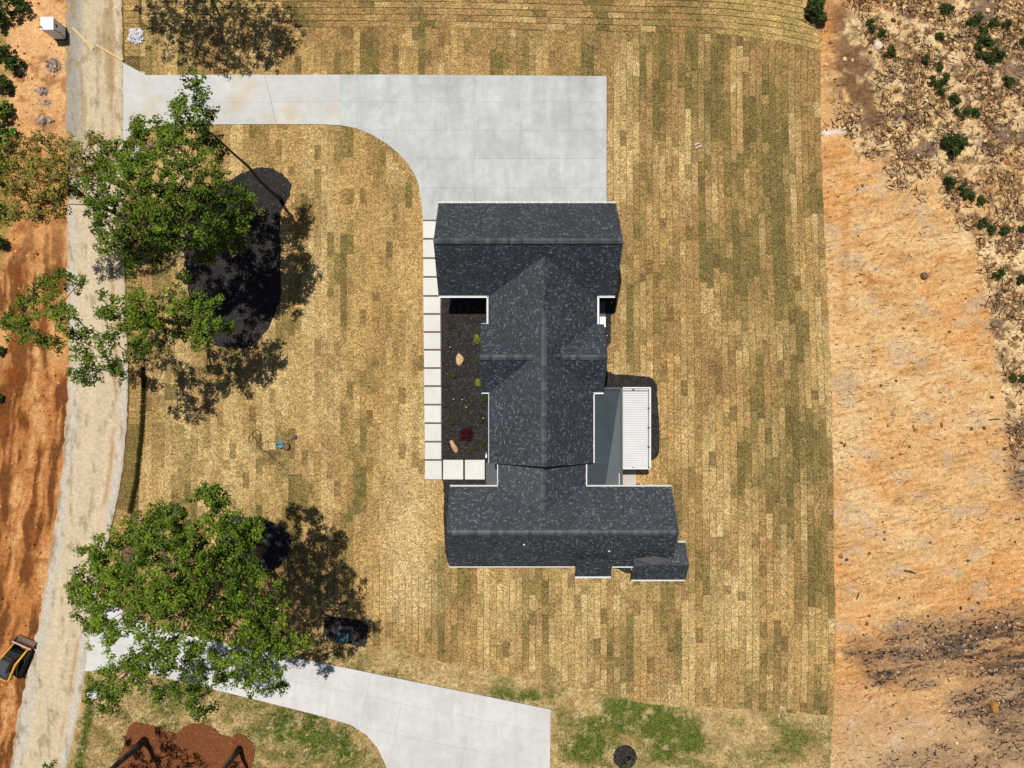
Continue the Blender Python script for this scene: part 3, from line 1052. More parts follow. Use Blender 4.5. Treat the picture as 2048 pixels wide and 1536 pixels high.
def ridge_caps(parent, a, b):
    """overlapping cap shingles along a ridge from a to b"""
    global cap_me
    L_ = 0.30
    if cap_me is None:
        w, d, t = 0.19, 0.10, 0.03
        v = []
        for (x, lift) in ((0.0, 0.018), (L_ + 0.03, 0.004)):
            v += [(x, -w, -d + lift), (x, 0, lift + 0.012), (x, w, -d + lift), (x, w, -d + lift - t), (x, 0, lift - t), (x, -w, -d + lift - t)]
        f = [(0, 6, 7, 1), (1, 7, 8, 2), (2, 8, 9, 3), (5, 11, 6, 0), (0, 1, 4, 5), (1, 2, 3, 4), (6, 11, 10, 7), (7, 10, 9, 8)]
        cap_me = bpy.data.meshes.new('ridge_cap')
        cap_me.from_pydata(v, [], f)
        cap_me.materials.append(M['ridge'])
    a, b = np.array(a), np.array(b)
    d = b - a
    n = int(np.linalg.norm(d) / L_)
    ang = math.atan2(d[1], d[0])
    for i in range(n):
        o = bpy.data.objects.new('ridge_cap', cap_me)
        p = a + d * i / n
        o.location = (p[0], p[1], p[2] + 0.045)
        o.rotation_euler = (0, 0, ang)
        link(o, parent)


def gable_x(y0, y1, yr, x0, x1, he0, he1, hr, caps=None, sides=(1, 1)):
    """ridge along x; y0 south eave, y1 north eave"""
    v, f, uv = [], [], []
    if sides[0]:
        slope_mesh(v, f, uv, [(x0, y0, he0), (x1, y0, he0), (x1, yr, hr), (x0, yr, hr)])
    if sides[1]:
        slope_mesh(v, f, uv, [(x1, y1, he1), (x0, y1, he1), (x0, yr, hr), (x1, yr, hr)])
    o = mk('roof', v, f, M['shingle'], house, uv=uv)
    for c in (caps or ()):
        ridge_caps(o, (c[0], yr, hr), (c[1], yr, hr))
    return o


def gable_y(x0, x1, xr_, y0, y1, he, hr, caps=None):
    v, f, uv = [], [], []
    slope_mesh(v, f, uv, [(x0, y1, he), (x0, y0, he), (xr_, y0, hr), (xr_, y1, hr)])
    slope_mesh(v, f, uv, [(x1, y0, he), (x1, y1, he), (xr_, y1, hr), (xr_, y0, hr)])
    o = mk('roof', v, f, M['shingle'], house, uv=uv)
    for c in (caps or ()):
        ridge_caps(o, (xr_, c[0], hr), (xr_, c[1], hr))
    return o


def wall_block(x0, x1, y0, y1, along, hr, he=HE - 0.30):
    """walls with gable ends under a gable roof"""
    if along == 'x':
        ym = (y0 + y1) / 2
        v = [(x0, y0, 0), (x0, y1, 0), (x0, y1, he), (x0, ym, hr), (x0, y0, he), (x1, y0, 0), (x1, y1, 0), (x1, y1, he), (x1, ym, hr), (x1, y0, he)]
    else:
        xm = (x0 + x1) / 2
        v = [(x1, y0, 0), (x0, y0, 0), (x0, y0, he), (xm, y0, hr), (x1, y0, he), (x1, y1, 0), (x0, y1, 0), (x0, y1, he), (xm, y1, hr), (x1, y1, he)]
    f = [(4, 3, 2, 1, 0), (5, 6, 7, 8, 9), (0, 5, 9, 4), (1, 2, 7, 6), (2, 3, 8, 7), (3, 4, 9, 8)]
    mk('wall', v, f, M['wall'], house)


def gutter(p, q, h=HE, w=0.11, name='gutter', side=0):
    """open white channel from p to q (photo pixels at eave height)"""
    f = S * (H - h) / H
    a = ((p[0] - 1024) * f, (768 - p[1]) * f)
    b = ((q[0] - 1024) * f, (768 - q[1]) * f)
    dx, dy = b[0] - a[0], b[1] - a[1]
    L_ = math.hypot(dx, dy)
    nx, ny = -dy / L_, dx / L_
    m = MB()
    for (off, zz, ww, hh) in ((-w / 2, h - 0.05, 0.025, 0.13), (w / 2, h - 0.05, 0.025, 0.13), (0, h - 0.075, w, 0.03)):
        m.bar((a[0] + nx * off, a[1] + ny * off, zz), (b[0] + nx * off, b[1] + ny * off, zz), ww, hh)
    return m.build(name, M['white'], house)


GR, MR, CR, LR, WR = 6.75, 5.80, 5.35, 4.72, 5.67
# garage block at the head of the driveway
gable_x(ey(592), ey(406), ey(499) - 0.05, ex(877), ex(1232), HE, HE, GR, caps=[(ex(877), ex(1231))])
wall_block(ex(877) + .45, ex(1232) - .45, ey(592) + .45, ey(406) - .45, 'x', GR - 0.75)
# spine
RX = 2.30
v, f, uv = [], [], []
for (xa, xb) in ((ex(975), ex(978)), (ex(1197), ex(1187))):
    hq = MR - (MR - HE) * (xa - RX) / (xb - RX)
    pts = [(xa, ey(520), hq), (xa, ey(648), hq), (RX, ey(648), MR), (RX, ey(520), MR)]
    slope_mesh(v, f, uv, pts if xa < RX else [pts[1], pts[0], pts[3], pts[2]])
mk('roof', v, f, M['shingle'], house, uv=uv)
gable_y(ex(978), ex(1187), RX, ey(926), ey(648), HE, MR, caps=[(ey(926), ey(628))])
wall_block(ex(978) + .4, ex(1187) - .4, ey(926) + .35, ey(600), 'y', MR - 0.55)
# cross gable
cyr = (ey(648) + ey(785)) / 2
gable_x(ey(785), ey(648), cyr, ex(962), ex(1208), HE + 0.004, HE + 0.004, CR, caps=[(ex(962), ex(1070)), (ex(1120), ex(1207))])
wall_block(ex(962) + .4, ex(1208) - .4, ey(785) + .35, ey(648) - .35, 'x', CR - 0.6)
# low link
gable_y(ex(996), ex(1172), RX - 0.03, ey(1035), ey(905), HE + 0.008, LR, caps=[(ey(1016), ey(930))])
wall_block(ex(996) + .3, ex(1172) - .3, ey(1000), ey(920), 'y', LR - 0.4)
# long front wing
wyr = (ey(973) + ey(1133)) / 2 + 0.03
gable_x(ey(1133), ey(973), wyr, ex(899), ex(1343), HE + 0.012, HE + 0.012, WR, caps=[(ex(899) + .1, ex(1343) - 0.25)])
wall_block(ex(899) + .4, ex(1343) - .4, ey(1133) + .45, ey(973) - .45, 'x', WR - 0.7)
# two bays on the front of the wing
v, f, uv = [], [], []
slope_mesh(v, f, uv, [(ex(1150), ey(1154), HE - 0.05), (ex(1222), ey(1154), HE - 0.05), (ex(1222), ey(1112), HE + 0.98), (ex(1150), ey(1112), HE + 0.98)])
mk('roof', v, f, M['shingle'], house, uv=uv)
MB().box(ex(1153), ex(1219), ey(1150) + 0.25, ey(1120), 0, HE - 0.2).build('wall', M['wall'], house)
gable_x(ey(1160), ey(1085), ey(1123.5), ex(1263), ex(1371), HE - 0.02, HE - 0.02, HE + 1.05, caps=[])
wall_block(ex(1263) + .25, ex(1371) - .3, ey(1160) + .3, ey(1085) - .3, 'x', HE + 0.6, HE - 0.3)
# small metal cricket where the bay roof meets the wing
zc = HE + 1.12
ck = [W(1267, 1118, zc - 0.1), W(1309, 1112.5, zc + 0.12), W(1311, 1130, zc - 0.02), W(1346, 1120, zc - 0.02)]
ck_low = [(p[0], p[1], p[2] - 0.35) for p in ck]
mk('cricket', ck + ck_low, [(0, 2, 1), (1, 2, 3), (0, 1, 5, 4), (1, 3, 7, 5), (3, 2, 6, 7), (2, 0, 4, 6)], surf('brown_flashing', C(96, 92, 92), grain=((5, 4, 0.7, 1.2, (1, 5, 1)),), rough=0.5, spec=0.4), house)
# gutters
gutter((876, 404.5), (1232, 404.5), w=0.085)
for k in range(20):
    p = W(886 + k * 18, 404.5, HE)
    MB().box(p[0] - 0.03, p[0] + 0.03, p[1] - 0.075, p[1] + 0.075, HE + 0.006, HE + 0.02).build('gutter_hanger', M['white'], house)
gutter((878, 593.5), (975, 593.5))
gutter((975, 590), (975, 648.5))
gutter((963, 648.5), (976.5, 648.5))
gutter((1230, 593.5), (1197, 593.5))
gutter((1196.5, 590), (1196.5, 650))
gutter((1196, 649.5), (1208, 649.5))
gutter((963, 785.5), (979, 785.5))
gutter((978.5, 785), (978.5, 926))
gutter((1187.5, 785), (1187.5, 926))
gutter((1186, 786.5), (1207, 786.5))
gutter((996, 928), (996, 975))
gutter((1172.5, 928), (1172.5, 975))
gutter((900, 972), (997, 972))
gutter((1173, 972), (1343, 972))
gutter((898, 1133.5), (1150, 1133.5), w=0.09)
gutter((1222, 1133.5), (1266, 1133.5), w=0.11)
gutter((1150, 1154.5), (1222, 1154.5), h=HE - 0.05, w=0.10)
gutter((1263, 1160.5), (1370, 1160.5), h=HE - 0.02, w=0.10)
gutter((1357, 1084), (1371, 1084), h=HE - 0.02)
# vent pipes and low roof vents
for (px, py, h, dark) in ((1121, 569.5, 4.75, 0), (1124, 588.5, 4.45, 0), (1097.5, 574, 5.35, 1), (1101, 504, 6.05, 1), (1048, 1089, 4.95, 0), (1218, 1102, 4.6, 0)):
    p = W(px, py, h)
    m = MB()
    if dark:
        m.box(p[0] - .10, p[0] + .10, p[1] - .10, p[1] + .10, h - 0.45, h + 0.02).box(p[0] - .13, p[0] + .13, p[1] - .13, p[1] + .13, h + 0.02, h + 0.05)
        m.build('roof_vent', M['dark_plastic'], house)
    else:
        m.tube([(p[0], p[1], h - 0.7), (p[0], p[1], h + 0.1)], 0.06, 10)
        b = m.build('vent_pipe', M['pipe'], house)
        MB().tube([(p[0], p[1], h - 0.5), (p[0], p[1], h - 0.1)], [0.16, 0.075], 10).build('pipe_boot', M['dark_metal'], b)
# openings in the walls
def window(x0, x1, y, z0, z1, face):
    """flat opening in a wall; face 'n','s' (y fixed) or 'e','w' (x0,x1 run along y, y holds x)"""
    m, g = MB(), MB()
    s = 0.04
    if face in 'ns':
        d = 0.03 if face == 'n' else -0.03
        for (a, b, c, e) in ((x0, x1, z0, z0 + .08), (x0, x1, z1 - .08, z1), (x0, x0 + .08, z0 + .08, z1 - .08), (x1 - .08, x1, z0 + .08, z1 - .08)):
            m.box(a, b, min(y, y + 2 * d), max(y, y + 2 * d), c, e)
        g.box(x0 + .08, x1 - .08, min(y, y + d), max(y, y + d), z0 + .08, z1 - .08)
    else:
        d = 0.03 if face == 'e' else -0.03
        for (a, b, c, e) in ((x0, x1, z0, z0 + .08), (x0, x1, z1 - .08, z1), (x0, x0 + .08, z0 + .08, z1 - .08), (x1 - .08, x1, z0 + .08, z1 - .08)):
            m.box(min(y, y + 2 * d), max(y, y + 2 * d), a, b, c, e)
        g.box(min(y, y + d), max(y, y + d), x0 + .08, x1 - .08, z0 + .08, z1 - .08)
    w = m.build('window', M['white'], house)
    g.build('pane', M['glass'], w)


yS_ = ey(1133) + .45
for a in (-3.4, -0.6, 2.2):
    window(a, a + 1.5, yS_, 1.0, 2.4, 's')
window(ey(760), ey(680), ex(962) + .4, 0.9, 2.4, 'w')
window(ey(900), ey(820), ex(978) + .4, 0.9, 2.4, 'w')
window(ey(755), ey(680), ex(1208) - .4, 0.9, 2.4, 'e')
window(ey(560), ey(520), ex(1232) - .45, 1.0, 2.2, 'e')
window(ey(1090), ey(1020), ex(899) + .4, 1.0, 2.4, 'w')
yN_ = ey(406) - .45
for (a, b) in ((-4.3, -0.6), (0.4, 3.2), (4.0, 6.8)):
    d = MB()
    for k in range(4):
        d.box(a, b, yN_, yN_ + 0.05, 0.10 + k * 0.58, 0.10 + k * 0.58 + 0.56)
    d.build('garage_door', M['door'], house)
# entry step and stoop
(ax, ay), (bx, by) = G(973, 972), G(1012, 926)
MB().box(ax, bx, ay, by, 0, 0.16).build('entry_slab', M['grey_slab'], house)
MB().box(ex(997) + .3 - 0.05, ex(997) + .3, ey(962), ey(938), 0.16, 2.3).build('front_door', M['door'], house)
(ax, ay), (bx, by) = G(1196, 655), G(1210.5, 634)
MB().box(ax, bx, ay, by, 0, 0.30).build('stoop', M['white'], house)
(ax, ay), (bx, by) = G(1196, 634), G(1210.5, 604)
MB().box(ax, bx, ay, by, 0, 0.14).build('side_step', M['grey_slab'], house)

# covered patio behind the spine: dark membrane deck, then a ribbed white metal roof
hm = 3.02
mem = [W(1180, 785, hm + .06), W(1208, 777, hm + .05), W(1240, 779, hm - .03), W(1210, 975, hm - .03), W(1166, 975, hm + .06)]
mem2 = [W(1240, 779, hm - .03), W(1244, 779, hm + .02), W(1244, 975, hm + .16), W(1210, 975, hm - .03)]
def lid(name, top, th, mat):
    n = len(top)
    vs = list(top) + [(x, y, z - th) for x, y, z in top]
    # keep the outline counter-clockwise from above
    a = sum(top[i][0] * top[(i + 1) % n][1] - top[(i + 1) % n][0] * top[i][1] for i in range(n))
    idx = list(range(n)) if a > 0 else list(range(n - 1, -1, -1))
    fs = [tuple(idx), tuple(i + n for i in idx[::-1])] + [(idx[i], idx[i] + n, idx[(i + 1) % n] + n, idx[(i + 1) % n]) for i in range(n)]
    return mk(name, vs, fs, mat, house)
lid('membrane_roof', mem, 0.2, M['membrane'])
lid('membrane_roof', mem2, 0.2, M['membrane_lit'])
lid('parapet_cap', [W(1241, 776, hm + .2), W(1245.5, 776, hm + .2), W(1245.5, 970, hm + .2), W(1241, 970, hm + .2)], 0.3, M['dark_metal'])
lid('parapet_cap', [W(1207, 775, hm + .18), W(1241, 775, hm + .18), W(1241, 778.5, hm + .18), W(1207, 778.5, hm + .18)], 0.3, M['dark_metal'])
for k in range(7):
    p = W(1238.5, 948 + 3.3 * k, hm + .18)
    MB().tube([(p[0], p[1], hm - 0.02), (p[0], p[1], hm + 0.2)], 0.045, 8).build('fixing', M['white'], house)
px0, px1, py0, py1 = 1245.5, 1299, 776, 936
hA, hB = 2.98, 2.80
pan = lid('patio_roof', [W(px0, py0, hA), W(px1, py0, hB), W(px1, py1, hB), W(px0, py1, hA)], 0.07, M['roof_panel'])
nr = 32
for k in range(nr):
    t = py0 + 7 + (py1 - py0 - 12) * (k + 0.5) / nr
    a, b = W(px0 + 0.6, t, hA + 0.02), W(px1 - 4.5, t, hB + 0.035)
    MB().bar(a, b, 0.06, 0.10).build('rib', M['white'], pan)
for (p, q, hh) in (((1245.5, 775.5), (1300, 775.5), 2.93), ((1245.5, 937), (1300, 937), 2.93)):
    a, b = W(p[0], p[1], hA + 0.06), W(q[0], q[1], hB + 0.06)
    MB().bar(a, b, 0.10, 0.14).build('roof_edge', M['white'], pan)
MB().bar(W(1297.0, 775, hB + .02), W(1297.0, 937.5, hB + .02), 0.05, 0.05).build('gutter_lip', M['dark_metal'], pan)
MB().bar(W(1300, 775, hB + .04), W(1300, 937.5, hB + .04), 0.12, 0.15).build('roof_edge', M['white'], pan)
MB().bar(W(1246, 781.5, hA + .05), W(1297, 781.5, hB + .06), 0.05, 0.06).build('gutter_lip', M['dark_metal'], pan)
for (a, b) in ((1298, 816), (1298, 855), (1298, 894), (1267, 935.5), (1298.5, 935.5), (1267, 779)):
    p = W(a, b, hB + 0.16)
    MB().box(p[0] - .09, p[0] + .07, p[1] - .05, p[1] + .05, p[2] - 0.1, p[2]).build('bracket', M['dark_metal'], pan)
for (a, b) in ((1292, 790), (1292, 856), (1292, 928)):
    p = W(a, b, 0)
    f = (H - 2.7) / H
    MB().box(p[0] * f - .07, p[0] * f + .07, p[1] * f - .07, p[1] * f + .07, 0, 2.75).build('post', M['white'], house)
(ax, ay), (bx, by) = G(1180, 968), G(1271, 785)
MB().box(ax, bx, ay, by, 0, 0.14).build('patio_slab', M['grey_slab'], house)
for k in range(6):
    x0, x1 = 1245 + k * 4.4, 1249.2 + k * 4.4
    (ax, ay), (bx, by) = G(x0, 972), G(x1, 936)
    MB().box(ax, bx, ay, by, 0.142, 0.18).build('deck_board', M['deck'], house)

# ------------------------------------------------------------------ trees
def leaf_cloud(subs, leaf, per, pal, rs, spread=0.34, flat=0.6):
    """subs: array of (x,y,z,tone) twig ends, each with a spray of leaves -> vertices, faces, colours"""
    n = len(subs)
    P = np.repeat(subs[:, :3], per, axis=0)
    tone = np.repeat(subs[:, 3], per)
    d = rs.normal(0, 1, (n * per, 3))
    d /= np.linalg.norm(d, axis=1)[:, None] + 1e-9
    d *= (rs.uniform(0, 1, (n * per, 1)) ** 0.5) * spread
    d[:, 2] *= flat
    P = P + d
    nr_ = np.array((0, 0, 1.0)) + rs.normal(0, 0.55, P.shape) + 0.8 * d / spread
    nr_ /= np.linalg.norm(nr_, axis=1)[:, None]
    t = rs.normal(0, 1, P.shape)
    t -= (t * nr_).sum(1)[:, None] * nr_
    t /= np.linalg.norm(t, axis=1)[:, None]
    b = np.cross(nr_, t)
    s = leaf * rs.uniform(0.65, 1.3, (len(P), 1))
    fold = nr_ * s * 0.18
    Vv = np.stack([P - t * s, P + b * s * 0.62 + fold, P + t * s, P - b * s * 0.62 + fold], 1).reshape(-1, 3)
    Ff = np.arange(len(P) * 4).reshape(-1, 4)
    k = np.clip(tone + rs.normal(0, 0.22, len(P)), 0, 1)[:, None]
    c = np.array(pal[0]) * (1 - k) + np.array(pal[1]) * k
    return Vv, Ff, np.repeat(c, 4, axis=0)


GREEN = (C(44, 70, 14), C(142, 166, 52))
BRIGHT = (C(44, 72, 14), C(146, 174, 54))
OLIVE = (C(110, 104, 34), C(186, 176, 86))
DEEP = (C(40, 56, 22), C(92, 112, 50))


def tree(name, base, clumps, label, pal=GREEN, leaf=0.088, dens=12.0, per=46, ground_px=False, trunk_r=0.26, seed=1, bark='bark', top=None, fork=0.4, cat='tree', group=None):
    rs = np.random.RandomState(seed)
    bx, by = G(*base)
    root = tag(empty(name, (bx, by, 0)), label, cat, group)
    cl = []
    dk = []
    for (px, py, h, r, *e) in clumps:
        dk.append(e[0] if e else 1.0)
        if ground_px:
            x, y = G(px, py)
            cl.append((x - bx, y - by, h, r * S))
        else:
            x, y, z = W(px, py, h)
            cl.append((x - bx, y - by, h, r * S * (H - h) / H))
    cl = np.array(cl)
    hm_ = cl[:, 2].max()
    cen = cl[:, :2].mean(0)
    th = top if top else hm_ * 0.82
    sway = rs.normal(0, 0.12, (7, 2))
    tp = []
    for i in range(7):
        t = i / 6
        tp.append((cen[0] * 0.55 * t ** 1.6 + sway[i][0] * t, cen[1] * 0.55 * t ** 1.6 + sway[i][1] * t, th * t + (0 if i else -0.1)))
    rad = [trunk_r * (1.25 if i == 0 else 1 - 0.75 * i / 6) for i in range(7)]
    MB().tube(tp, rad, 10).build('trunk', M[bark], root, True)
    tz = np.array([p[2] for p in tp])
    subs = []
    ord_ = sorted(range(len(cl)), key=lambda i: math.hypot(cl[i][0] - tp[4][0], cl[i][1] - tp[4][1]))
    done = []
    for ci in ord_:
        (x, y, z, r), dm = cl[ci], dk[ci]
        a = min(z * rs.uniform(fork, fork + 0.25), th * 0.97)
        sx, sy = np.interp(a, tz, [p[0] for p in tp]), np.interp(a, tz, [p[1] for p in tp])
        # side limbs leave the nearest limb further in, only the first few leave the trunk
        best = math.hypot(x - sx, y - sy)
        for (qx, qy, qz) in (done if len(done) > 4 else []):
            dd = math.hypot(x - qx, y - qy)
            if dd < best * 0.85:
                best, sx, sy, a = dd, qx, qy, qz
        done.append((x * 0.85 + sx * 0.15, y * 0.85 + sy * 0.15, z - 0.5 * r))
        m = MB()
        mid = ((sx + x) / 2 + rs.normal(0, .25), (sy + y) / 2 + rs.normal(0, .25), (a + z) / 2 + 0.15 * abs(z - a) + 0.2)
        r0 = max(0.04, trunk_r * 0.32 * (1 - 0.5 * a / th))
        for t_ in rs.uniform(0.55, 1.0, int(2 + 1.2 * r)):
            pa, pb, pc = np.array((sx, sy, a)), np.array(mid), np.array((x, y, z))
            qq = (1 - t_) ** 2 * pa + 2 * t_ * (1 - t_) * pb + t_ * t_ * pc + rs.normal(0, 0.35, 3)
            subs.append(np.array([[qq[0], qq[1], qq[2], 0.4 + rs.normal(0, 0.15)]]))
        m.tube([(sx, sy, a), mid, (x, y, z - 0.4 * r)], [r0, r0 * 0.6, 0.03], 6, False)
        n = max(5, int(1.8 * dens * dm * r * r * rs.uniform(0.85, 1.15)))
        d = rs.normal(0, 1, (n, 3))
        d /= np.linalg.norm(d, axis=1)[:, None]
        d *= rs.uniform(0.15, 1.0, (n, 1)) ** 0.45
        p = np.stack([x + d[:, 0] * r * 1.1, y + d[:, 1] * r * 1.1, z + d[:, 2] * r * 0.62], 1)
        tone = np.clip(0.40 + rs.normal(0, 0.15) + rs.normal(0, 0.2, n) + 0.25 * d[:, 2], 0, 1)  # paler towards the clump top: light from above painted into leaf tone
        subs.append(np.concatenate([p, tone[:, None]], 1))
        for q in p[rs.rand(n) < min(0.3, 7 / n + 0.04)]:
            m.tube([(x + (sx - x) * 0.12, y + (sy - y) * 0.12, z - 0.45 * r), ((x + q[0]) / 2, (y + q[1]) / 2, (z + q[2]) / 2 + 0.1), tuple(q)], [0.03, 0.02, 0.008], 4, False)
        m.build('limb', M[bark], root, True)
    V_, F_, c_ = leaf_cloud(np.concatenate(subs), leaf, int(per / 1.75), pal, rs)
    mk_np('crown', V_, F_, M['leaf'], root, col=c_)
    return root


k_ = 1.11
def hh(lst, thin=9999):
    return [(a, b, c * k_, d, 0.85 if b > thin else 1.0) for (a, b, c, d) in lst]


tree('oak_tree', (528, 1098), hh([(430, 1012, 12.5, 36), (412, 985, 11, 20), (445, 1000, 10.5, 16), (350, 1060, 12, 62), (300, 1050, 11, 34), (460, 1078, 12.5, 54), (505, 1060, 12, 28), (250, 1108, 12, 66), (180, 1110, 11, 26), (190, 1165, 11, 52), (335, 1140, 14, 84), (440, 1160, 13, 76), (508, 1180, 13, 54),
      (250, 1215, 13, 70), (178, 1232, 10, 30), (345, 1245, 14, 84), (450, 1262, 12, 74), (538, 1272, 12.5, 54), (588, 1292, 12, 30), (556, 1232, 12, 28), (205, 1270, 10, 34), (300, 1325, 11, 50), (250, 1345, 10, 44), (395, 1350, 10, 46), (205, 1385, 9, 36), (222, 1410, 8, 20), (330, 1385, 9, 32), (405, 1400, 8.5, 36), (470, 1335, 9, 42), (540, 1338, 11, 34), (500, 1365, 10, 26), (560, 1375, 7, 18), (160, 1190, 10, 26)], 1215),
     'large full round-crowned green tree spreading over the lower driveway and its road mouth', BRIGHT, seed=3, trunk_r=0.34, dens=12.5, per=56)
tree('maple_tree', (478, 478), hh([(300, 280, 10, 46), (365, 292, 11, 52), (420, 300, 10, 30), (232, 318, 10, 44), (268, 340, 11, 40), (285, 365, 12, 60), (350, 372, 12, 66), (420, 385, 11, 54), (195, 372, 10, 36), (178, 345, 9, 20), (228, 430, 11, 50), (300, 435, 12, 54), (380, 440, 11, 60), (452, 430, 9, 50), (492, 415, 8, 26), (212, 485, 9, 28), (262, 488, 9, 34), (320, 497, 8, 30), (415, 492, 8, 36), (465, 470, 8, 36), (262, 522, 7, 20), (190, 420, 9, 24), (275, 243, 9, 10), (285, 262, 9, 14), (345, 262, 10, 22), (480, 385, 8, 20)]),
     'full dark green tree between the road and the large black mulch bed', GREEN, seed=5, trunk_r=0.28, dens=11, per=56)
tree('slender_tree', (562, 398), hh([(385, 192, 13, 26), (376, 168, 13, 12), (392, 166, 13, 8), (405, 225, 12.5, 24), (372, 222, 12.5, 24), (352, 212, 12, 12), (362, 196, 12.5, 12), (415, 250, 12, 20), (380, 250, 11.5, 20), (425, 228, 12, 9), (355, 232, 12, 14)]),
     'slender tree with bare dark trunk and narrow leaf tip over the upper driveway', GREEN, seed=8, trunk_r=0.15, dens=10, fork=0.86, bark='dark_bark', per=26, top=13.6, leaf=0.10)
tree('olive_tree', (272, 446), hh([(40, 300, 9, 32), (95, 296, 9, 34), (155, 298, 9, 32), (200, 290, 8.5, 18), (205, 320, 8, 16), (30, 352, 9.5, 38), (90, 352, 10, 46), (150, 345, 9, 38), (190, 335, 8, 22), (45, 402, 8.5, 36), (98, 412, 8, 34), (15, 425, 8, 28), (65, 435, 7.5, 18), (130, 385, 8, 24), (8, 300, 8, 20), (185, 275, 8, 12)]),
     'sparse olive-green tree with yellowish leaves stretching over the road to the left edge', OLIVE, seed=9, trunk_r=0.2, dens=11, per=48, leaf=0.088)
tree('maple_tree', (404, 652), hh([(130, 546, 9, 20), (158, 562, 9, 13), (60, 590, 10, 24), (92, 566, 10, 20), (40, 625, 10, 24), (98, 612, 10, 32), (60, 665, 9.5, 28), (130, 632, 11, 28), (165, 665, 10, 26), (108, 690, 9, 20), (208, 610, 11, 26), (232, 635, 11, 36), (278, 615, 11, 32), (268, 582, 10, 16), (290, 655, 11, 36), (190, 740, 10, 32), (232, 742, 9.5, 18), (150, 748, 9.5, 16), (165, 700, 10, 24), (208, 685, 10, 26), (272, 705, 9, 28), (320, 640, 10, 28), (330, 680, 9, 18), (378, 640, 8.5, 38), (420, 628, 8, 38), (402, 672, 8, 32), (450, 650, 7, 20), (365, 605, 8, 22), (20, 650, 9, 12), (14, 630, 9, 8), (365, 560, 8, 15), (340, 590, 8, 12)]),
     'sparse open-crowned tree stretching over the road between the full tree and the shaded lawn', GREEN, seed=12, trunk_r=0.24, dens=11.0, per=54)
# crowns that stand outside the picture but throw their shade into it
tree('shade_tree', (395, -70), [(300, -10, 12, 46), (350, 8, 12, 50), (400, 25, 11.5, 44), (450, 8, 12, 48), (505, 22, 11.5, 40), (380, -50, 13, 60), (460, -45, 13, 60), (520, -22, 12, 44), (330, -65, 12, 50), (418, 68, 11, 20), (450, 62, 11, 16), (540, 10, 11, 22), (270, -45, 11, 34)],
     'tree just above the top edge shading the upper lawn', GREEN, ground_px=True, seed=15, trunk_r=0.3, dens=8, per=44)
tree('bare_trunk_tree', (290, 1480), [(285, 1410, 11.5, 26), (320, 1425, 11.5, 22), (250, 1440, 12, 30), (300, 1470, 12.5, 30), (350, 1455, 11, 26), (270, 1500, 12, 30), (330, 1510, 12, 30), (230, 1475, 12, 24), (215, 1405, 11, 7), (282, 1384, 11, 9)],
     'thick dark crooked trunk at the left end of the red mulch bed', GREEN, ground_px=True, seed=17, trunk_r=0.27, dens=6, per=36, bark='dark_bark')
tree('bare_trunk_tree', (480, 1496), [(470, 1500, 11.5, 32), (430, 1470, 11, 24), (500, 1520, 12, 32), (440, 1530, 12, 30), (400, 1500, 11, 22), (480, 1555, 12, 34)],
     'dark trunk rising at the right end of the red mulch bed', GREEN, ground_px=True, seed=19, trunk_r=0.22, dens=6, per=36, bark='dark_bark')


def shrub(name, px, py, r_px, label, cat='shrub', pal=DEEP, height=None, group=None, leaf=0.075, seed=0, dens=1.0, stem='dark_bark'):
    rs = np.random.RandomState(seed + int(px * 7 + py * 13) % 99991)
    x, y = G(px, py)
    z = max(ground_z(px, py), 0.0) if (px > 1640 or px < 130) else 0.05
    r = r_px * S
    h = height or r * 1.5
    root = tag(empty(name, (x, y, z)), label, cat, group)
    nl = rs.randint(4, 8)
    lob = [(0, 0, 0.6 * h, r * rs.uniform(0.45, 0.7))] + [(math.cos(t) * r * q_, math.sin(t) * r * q_, h * rs.uniform(0.25, 0.75), r * rs.uniform(0.2, 0.5)) for t, q_ in zip(rs.uniform(0, 6.28, nl), rs.uniform(0.4, 0.95, nl))]
    sub = []
    m = MB()
    for (a, b, c, q) in lob:
        n = max(3, int(dens * 60 * q * q + 3))
        d = rs.normal(0, 1, (n, 3))
        d /= np.linalg.norm(d, axis=1)[:, None]
        d *= rs.uniform(0.3, 1, (n, 1)) ** 0.4
        p = np.stack([a + d[:, 0] * q, b + d[:, 1] * q, np.maximum(0.04, c + d[:, 2] * q * 0.7)], 1)
        sub.append(np.concatenate([p, np.clip(0.4 + rs.normal(0, 0.2, n) + 0.25 * d[:, 2], 0, 1)[:, None]], 1))  # leaf tone also rises with height, painting brighter tops on each lobe
        m.tube([(a * 0.1, b * 0.1, -0.08), (a * 0.6, b * 0.6, c * 0.6), (a, b, c)], [0.03, 0.02, 0.01], 5, False)
    m.build('stem', M[stem], root)
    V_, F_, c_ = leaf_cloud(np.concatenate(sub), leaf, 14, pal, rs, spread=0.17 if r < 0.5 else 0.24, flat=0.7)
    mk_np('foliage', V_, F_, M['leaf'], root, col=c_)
    return root


